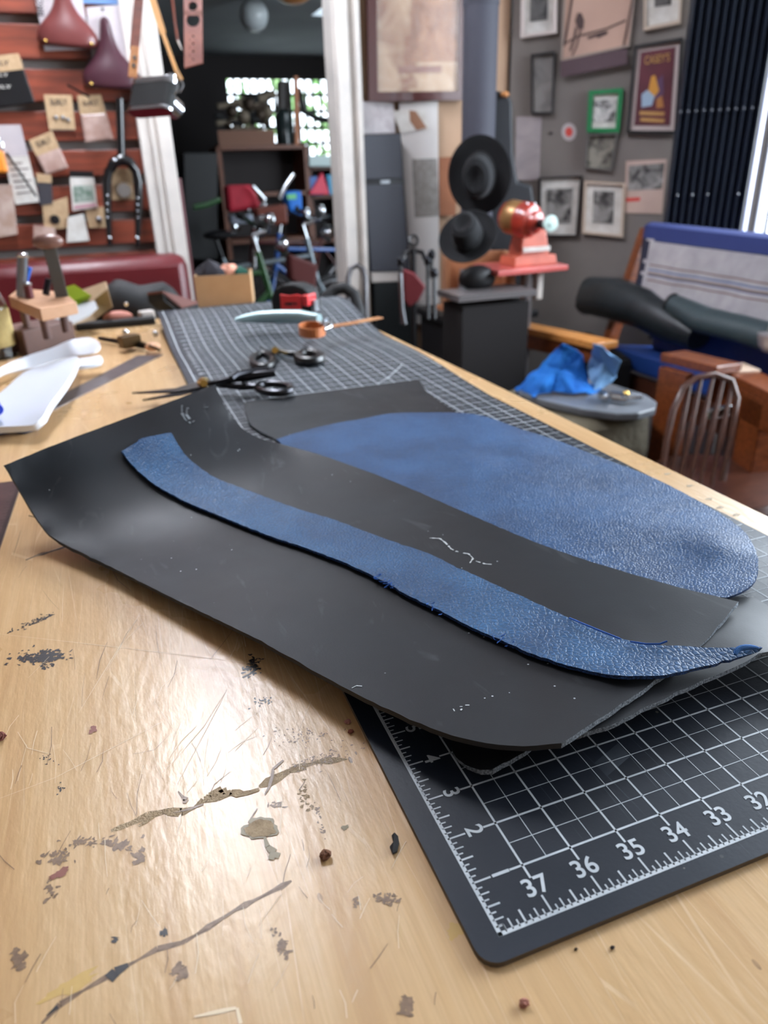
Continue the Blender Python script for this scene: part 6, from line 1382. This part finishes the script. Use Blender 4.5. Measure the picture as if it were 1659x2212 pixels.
# bicycles
def bicycle(label, loc, rz, s, fm, drop=False):
    o = thing('bicycle', label, 'bicycle', loc, rz, 'bicycles parked in the garage'); M_ = wm(o); R = .33*s
    w = lambda x, z, y=0.: M_ @ Vector((x*s, y*s, z*s))
    Yax = (M_.to_3x3() @ Vector((0, 1, 0))).normalized()
    for x in (-.5, .5):
        ring = [w(x+.325*math.cos(a_), .34+.325*math.sin(a_)) for a_ in np.linspace(0, 2*math.pi, 41)[:-1]]
        tyre_ = MB().tube(ring, .016*s, 8, closed=True)
        ring = [w(x+.30*math.cos(a_), .34+.30*math.sin(a_)) for a_ in np.linspace(0, 2*math.pi, 33)[:-1]]
        b = MB().tube(ring, .008*s, 6, closed=True); c_ = w(x, .34); b.cyl(c_-Yax*.03*s, c_+Yax*.03*s, .02*s)
        for k in range(12): b.tube([c_, w(x+.295*math.cos(k*math.pi/6), .34+.295*math.sin(k*math.pi/6))], .0014*s, 4)
        tyre_.build('tyre', BLKR, b.build('wheel', STEEL, o, smooth=True), smooth=True)
    b = MB(); T_ = lambda P, r=.014: b.tube([w(*p) for p in P], r*s, 10)
    T_([(-.08, .30), (-.22, .82)], .015); T_([(-.2, .76), (.33, .80)]); T_([(.35, .70), (-.08, .30)], .017); T_([(.36, .66), (.31, .90)], .018)
    for y in (-.05, .05): T_([(-.08, .30, 0), (-.5, .34, y)], .009); T_([(-.2, .76, 0), (-.5, .34, y)], .008); T_([(.36, .66, 0), (.40, .56, y), (.5, .34, y)], .011)
    b.build('frame', fm, o, smooth=True)
    b = MB(); b.cyl(w(.31, .90), w(.29, .98), .013*s); b.cyl(w(.29, .98), w(.37, 1.0), .013*s)
    b.tube([w(.28, 1.06, -.32), w(.34, 1.02, -.2), w(.37, 1.0, 0), w(.34, 1.02, .2), w(.28, 1.06, .32)], .012*s, 8); b.build('handlebar', CHROME, o, smooth=True)
    for y in (-.3, .3): MB().cyl(w(.30, 1.05, y*.93), w(.27, 1.065, y*1.13), .017*s).build('grip', BLKR, o, smooth=True)
    for y, z in ((-.16, 1.06), (.12, 1.04)): MB().ball(w(.36, z, y), .032*s).build('glint_ball', CHROME, o, smooth=True)  # chrome balls added on the handlebar to make bright glints
    MB().lathe([(.012, -.04), (.05, 0), (.052, .02), (.001, .022)], w(.44, .92), (M_.to_3x3() @ Vector((1, 0, 0)))).build('glint_disc', CHROME, o, smooth=True)  # chrome disc added at the front as one more glint
    b = MB(); b.cyl(w(-.22, .82), w(-.25, .94), .012*s); b.ball(w(-.22, .95), .06*s, sc=(1.7, 1, .45)); b.cyl(w(-.08, .30, -.02), w(-.08, .30, .04), .07*s, seg=20); b.build('saddle', BLKP, o, smooth=True)
    MB().cyl(w(-.08, .30, .045), w(-.08, .30, .05), .085*s, seg=28).build('chainring', STEEL, o, smooth=True)
FG = mat('frame_green', (44, 86, 48), .3, coat=.5); FBk = FB; FMr = mat('frame_maroon', (72, 22, 22), .3, coat=.5); FBl = mat('frame_blue', (34, 80, 150), .3, coat=.5); FGy = mat('frame_silver', (130, 140, 146), .3, .6)
def gpos(x, Y): p = Yp(x, 560, Y); return (p.x, Y, 0)
bicycle('green framed bicycle parked at the left of the garage', gpos(425, 3.75), -.05, 1.0, FG)
bicycle('silver bicycle with the bright seat tube in the middle of the garage', gpos(560, 4.42), .06, 1.0, FGy)
bicycle('maroon bicycle deepest in the garage in front of the shelving', gpos(640, 5.72), 3.1, 1.0, FMr)
bicycle('blue bicycle at the right of the garage behind the silver one', gpos(700, 5.05), 3.2, 1.0, FBl)
0 and bicycle('x', gpos(440, 5.75), .1, 1.0, FBk)
gbox('red_pannier', 'red pannier bag hanging in the middle of the garage', [(490, 400), (545, 398), (566, 448), (496, 460)], 4.55, .16, mat('pannier_red', (196, 38, 60), .6, vary=((150, 24, 44), 6)), 'bag', .02)
MBX = gbox('brown_saddlebag', 'brown leather saddlebag right of the red pannier', [(552, 450), (620, 440), (624, 484), (560, 492)], 4.35, .14, mat('saddlebag_brown', (96, 40, 24), .5), 'bag', .015)
gbox('blue_pannier', 'bright blue bag with a green label behind the saddlebag', [(617, 414), (652, 412), (654, 454), (626, 456)], 4.7, .14, mat('pannier_blue', (24, 112, 206), .5), 'bag', .015)
gbox('green_label', 'green label flap on the bright blue bag', [(620, 420), (640, 418), (641, 430), (622, 431)], 4.69, .008, mat('label_green', (110, 190, 130), .6), 'label', 0)
gbox('maroon_fender_bag', 'dark maroon bag low in the right half of the garage', [(625, 548), (688, 572), (682, 632), (628, 606)], 4.0, .12, mat('maroon_bag', (78, 22, 18), .6), 'bag', .015)
gbox('white_parcel', 'crumpled whitish parcel below the red pannier', [(496, 466), (545, 464), (549, 482), (500, 484)], 4.7, .1, mat('parcel_white', (176, 186, 204), .7), 'parcel', .01)
gbox('dark_cabinet', 'dark cabinet standing at the left of the garage', [(396, 330), (470, 330), (470, 560), (404, 560)], 6.2, .4, mat('cabinet_dark', (22, 24, 26), .5), 'cabinet', .005)
for lb, P, r_, m_ in (('pale steel tube with a bend sticking up right of the saddlebag', [(634, 376), (616, 402), (604, 428)], .016, CHROME), ('bent silver handlebar end above the red pannier', [(545, 402), (572, 430), (562, 448)], .014, CHROME), ('bright upright silver seat post below the saddlebag', [(552, 506), (549, 545), (548, 578)], .018, CHROME), ('green tube leaning at the left of the garage', [(418, 448), (448, 442), (476, 430)], .014, FG), ('dark curved bar hanging in front of the right window panes', [(640, 60), (645, 190), (655, 240), (690, 258), (722, 262)], .03, BLKP)):
    Y_ = 4.1 if 'green' in lb or 'seat post' in lb else 4.5
    if 'window' in lb: Y_ = 7.74
    tag(MB().tube([Yp(x, y, Y_) for x, y in (P if 'window' not in lb else P[1:])], r_, 10).build('metal_tube', m_, smooth=True), lb, 'tube')
# greenery and pale yard outside the far window
LEAF = mat('yard_leaves', (120, 176, 92), .7, vary=((196, 226, 160), 4)); b = MB(); r2 = random.Random(3)
for k in range(420):
    c_ = Vector((r2.uniform(wl.x-.6, wr.x+.6), r2.uniform(8.9, 9.6), r2.uniform(.6, 3.2))); s_ = r2.uniform(.05, .13); d1 = Vector((r2.gauss(0, 1), r2.gauss(0, .5), r2.gauss(0, 1))).normalized()*s_; d2 = Vector((r2.gauss(0, 1), r2.gauss(0, .5), r2.gauss(0, 1))).normalized()*s_*.6
    b.quad(c_-d1, c_-d2, c_+d1, c_+d2)
tag(b.build('yard_foliage', LEAF), 'sunlit green foliage outside the far garage window', 'foliage', None, 'stuff')

ra = Tp(300, -60, TH); o = thing('hanging_rail', 'wooden rail slung from the ceiling that carries the hanging straps', 'rail', (.05, ra.y, 2.2))
MB().bar((-.42, ra.y-.02, 2.205), (.42, ra.y+.06, 2.205), .09, .03).build('rail_bar', OAK, o, bevel=.003)
for x in (-.38, .38): MB().cyl((x, ra.y+.02, 2.2), (x, ra.y+.02, ZC), .005).build('cord', BLKR, o)
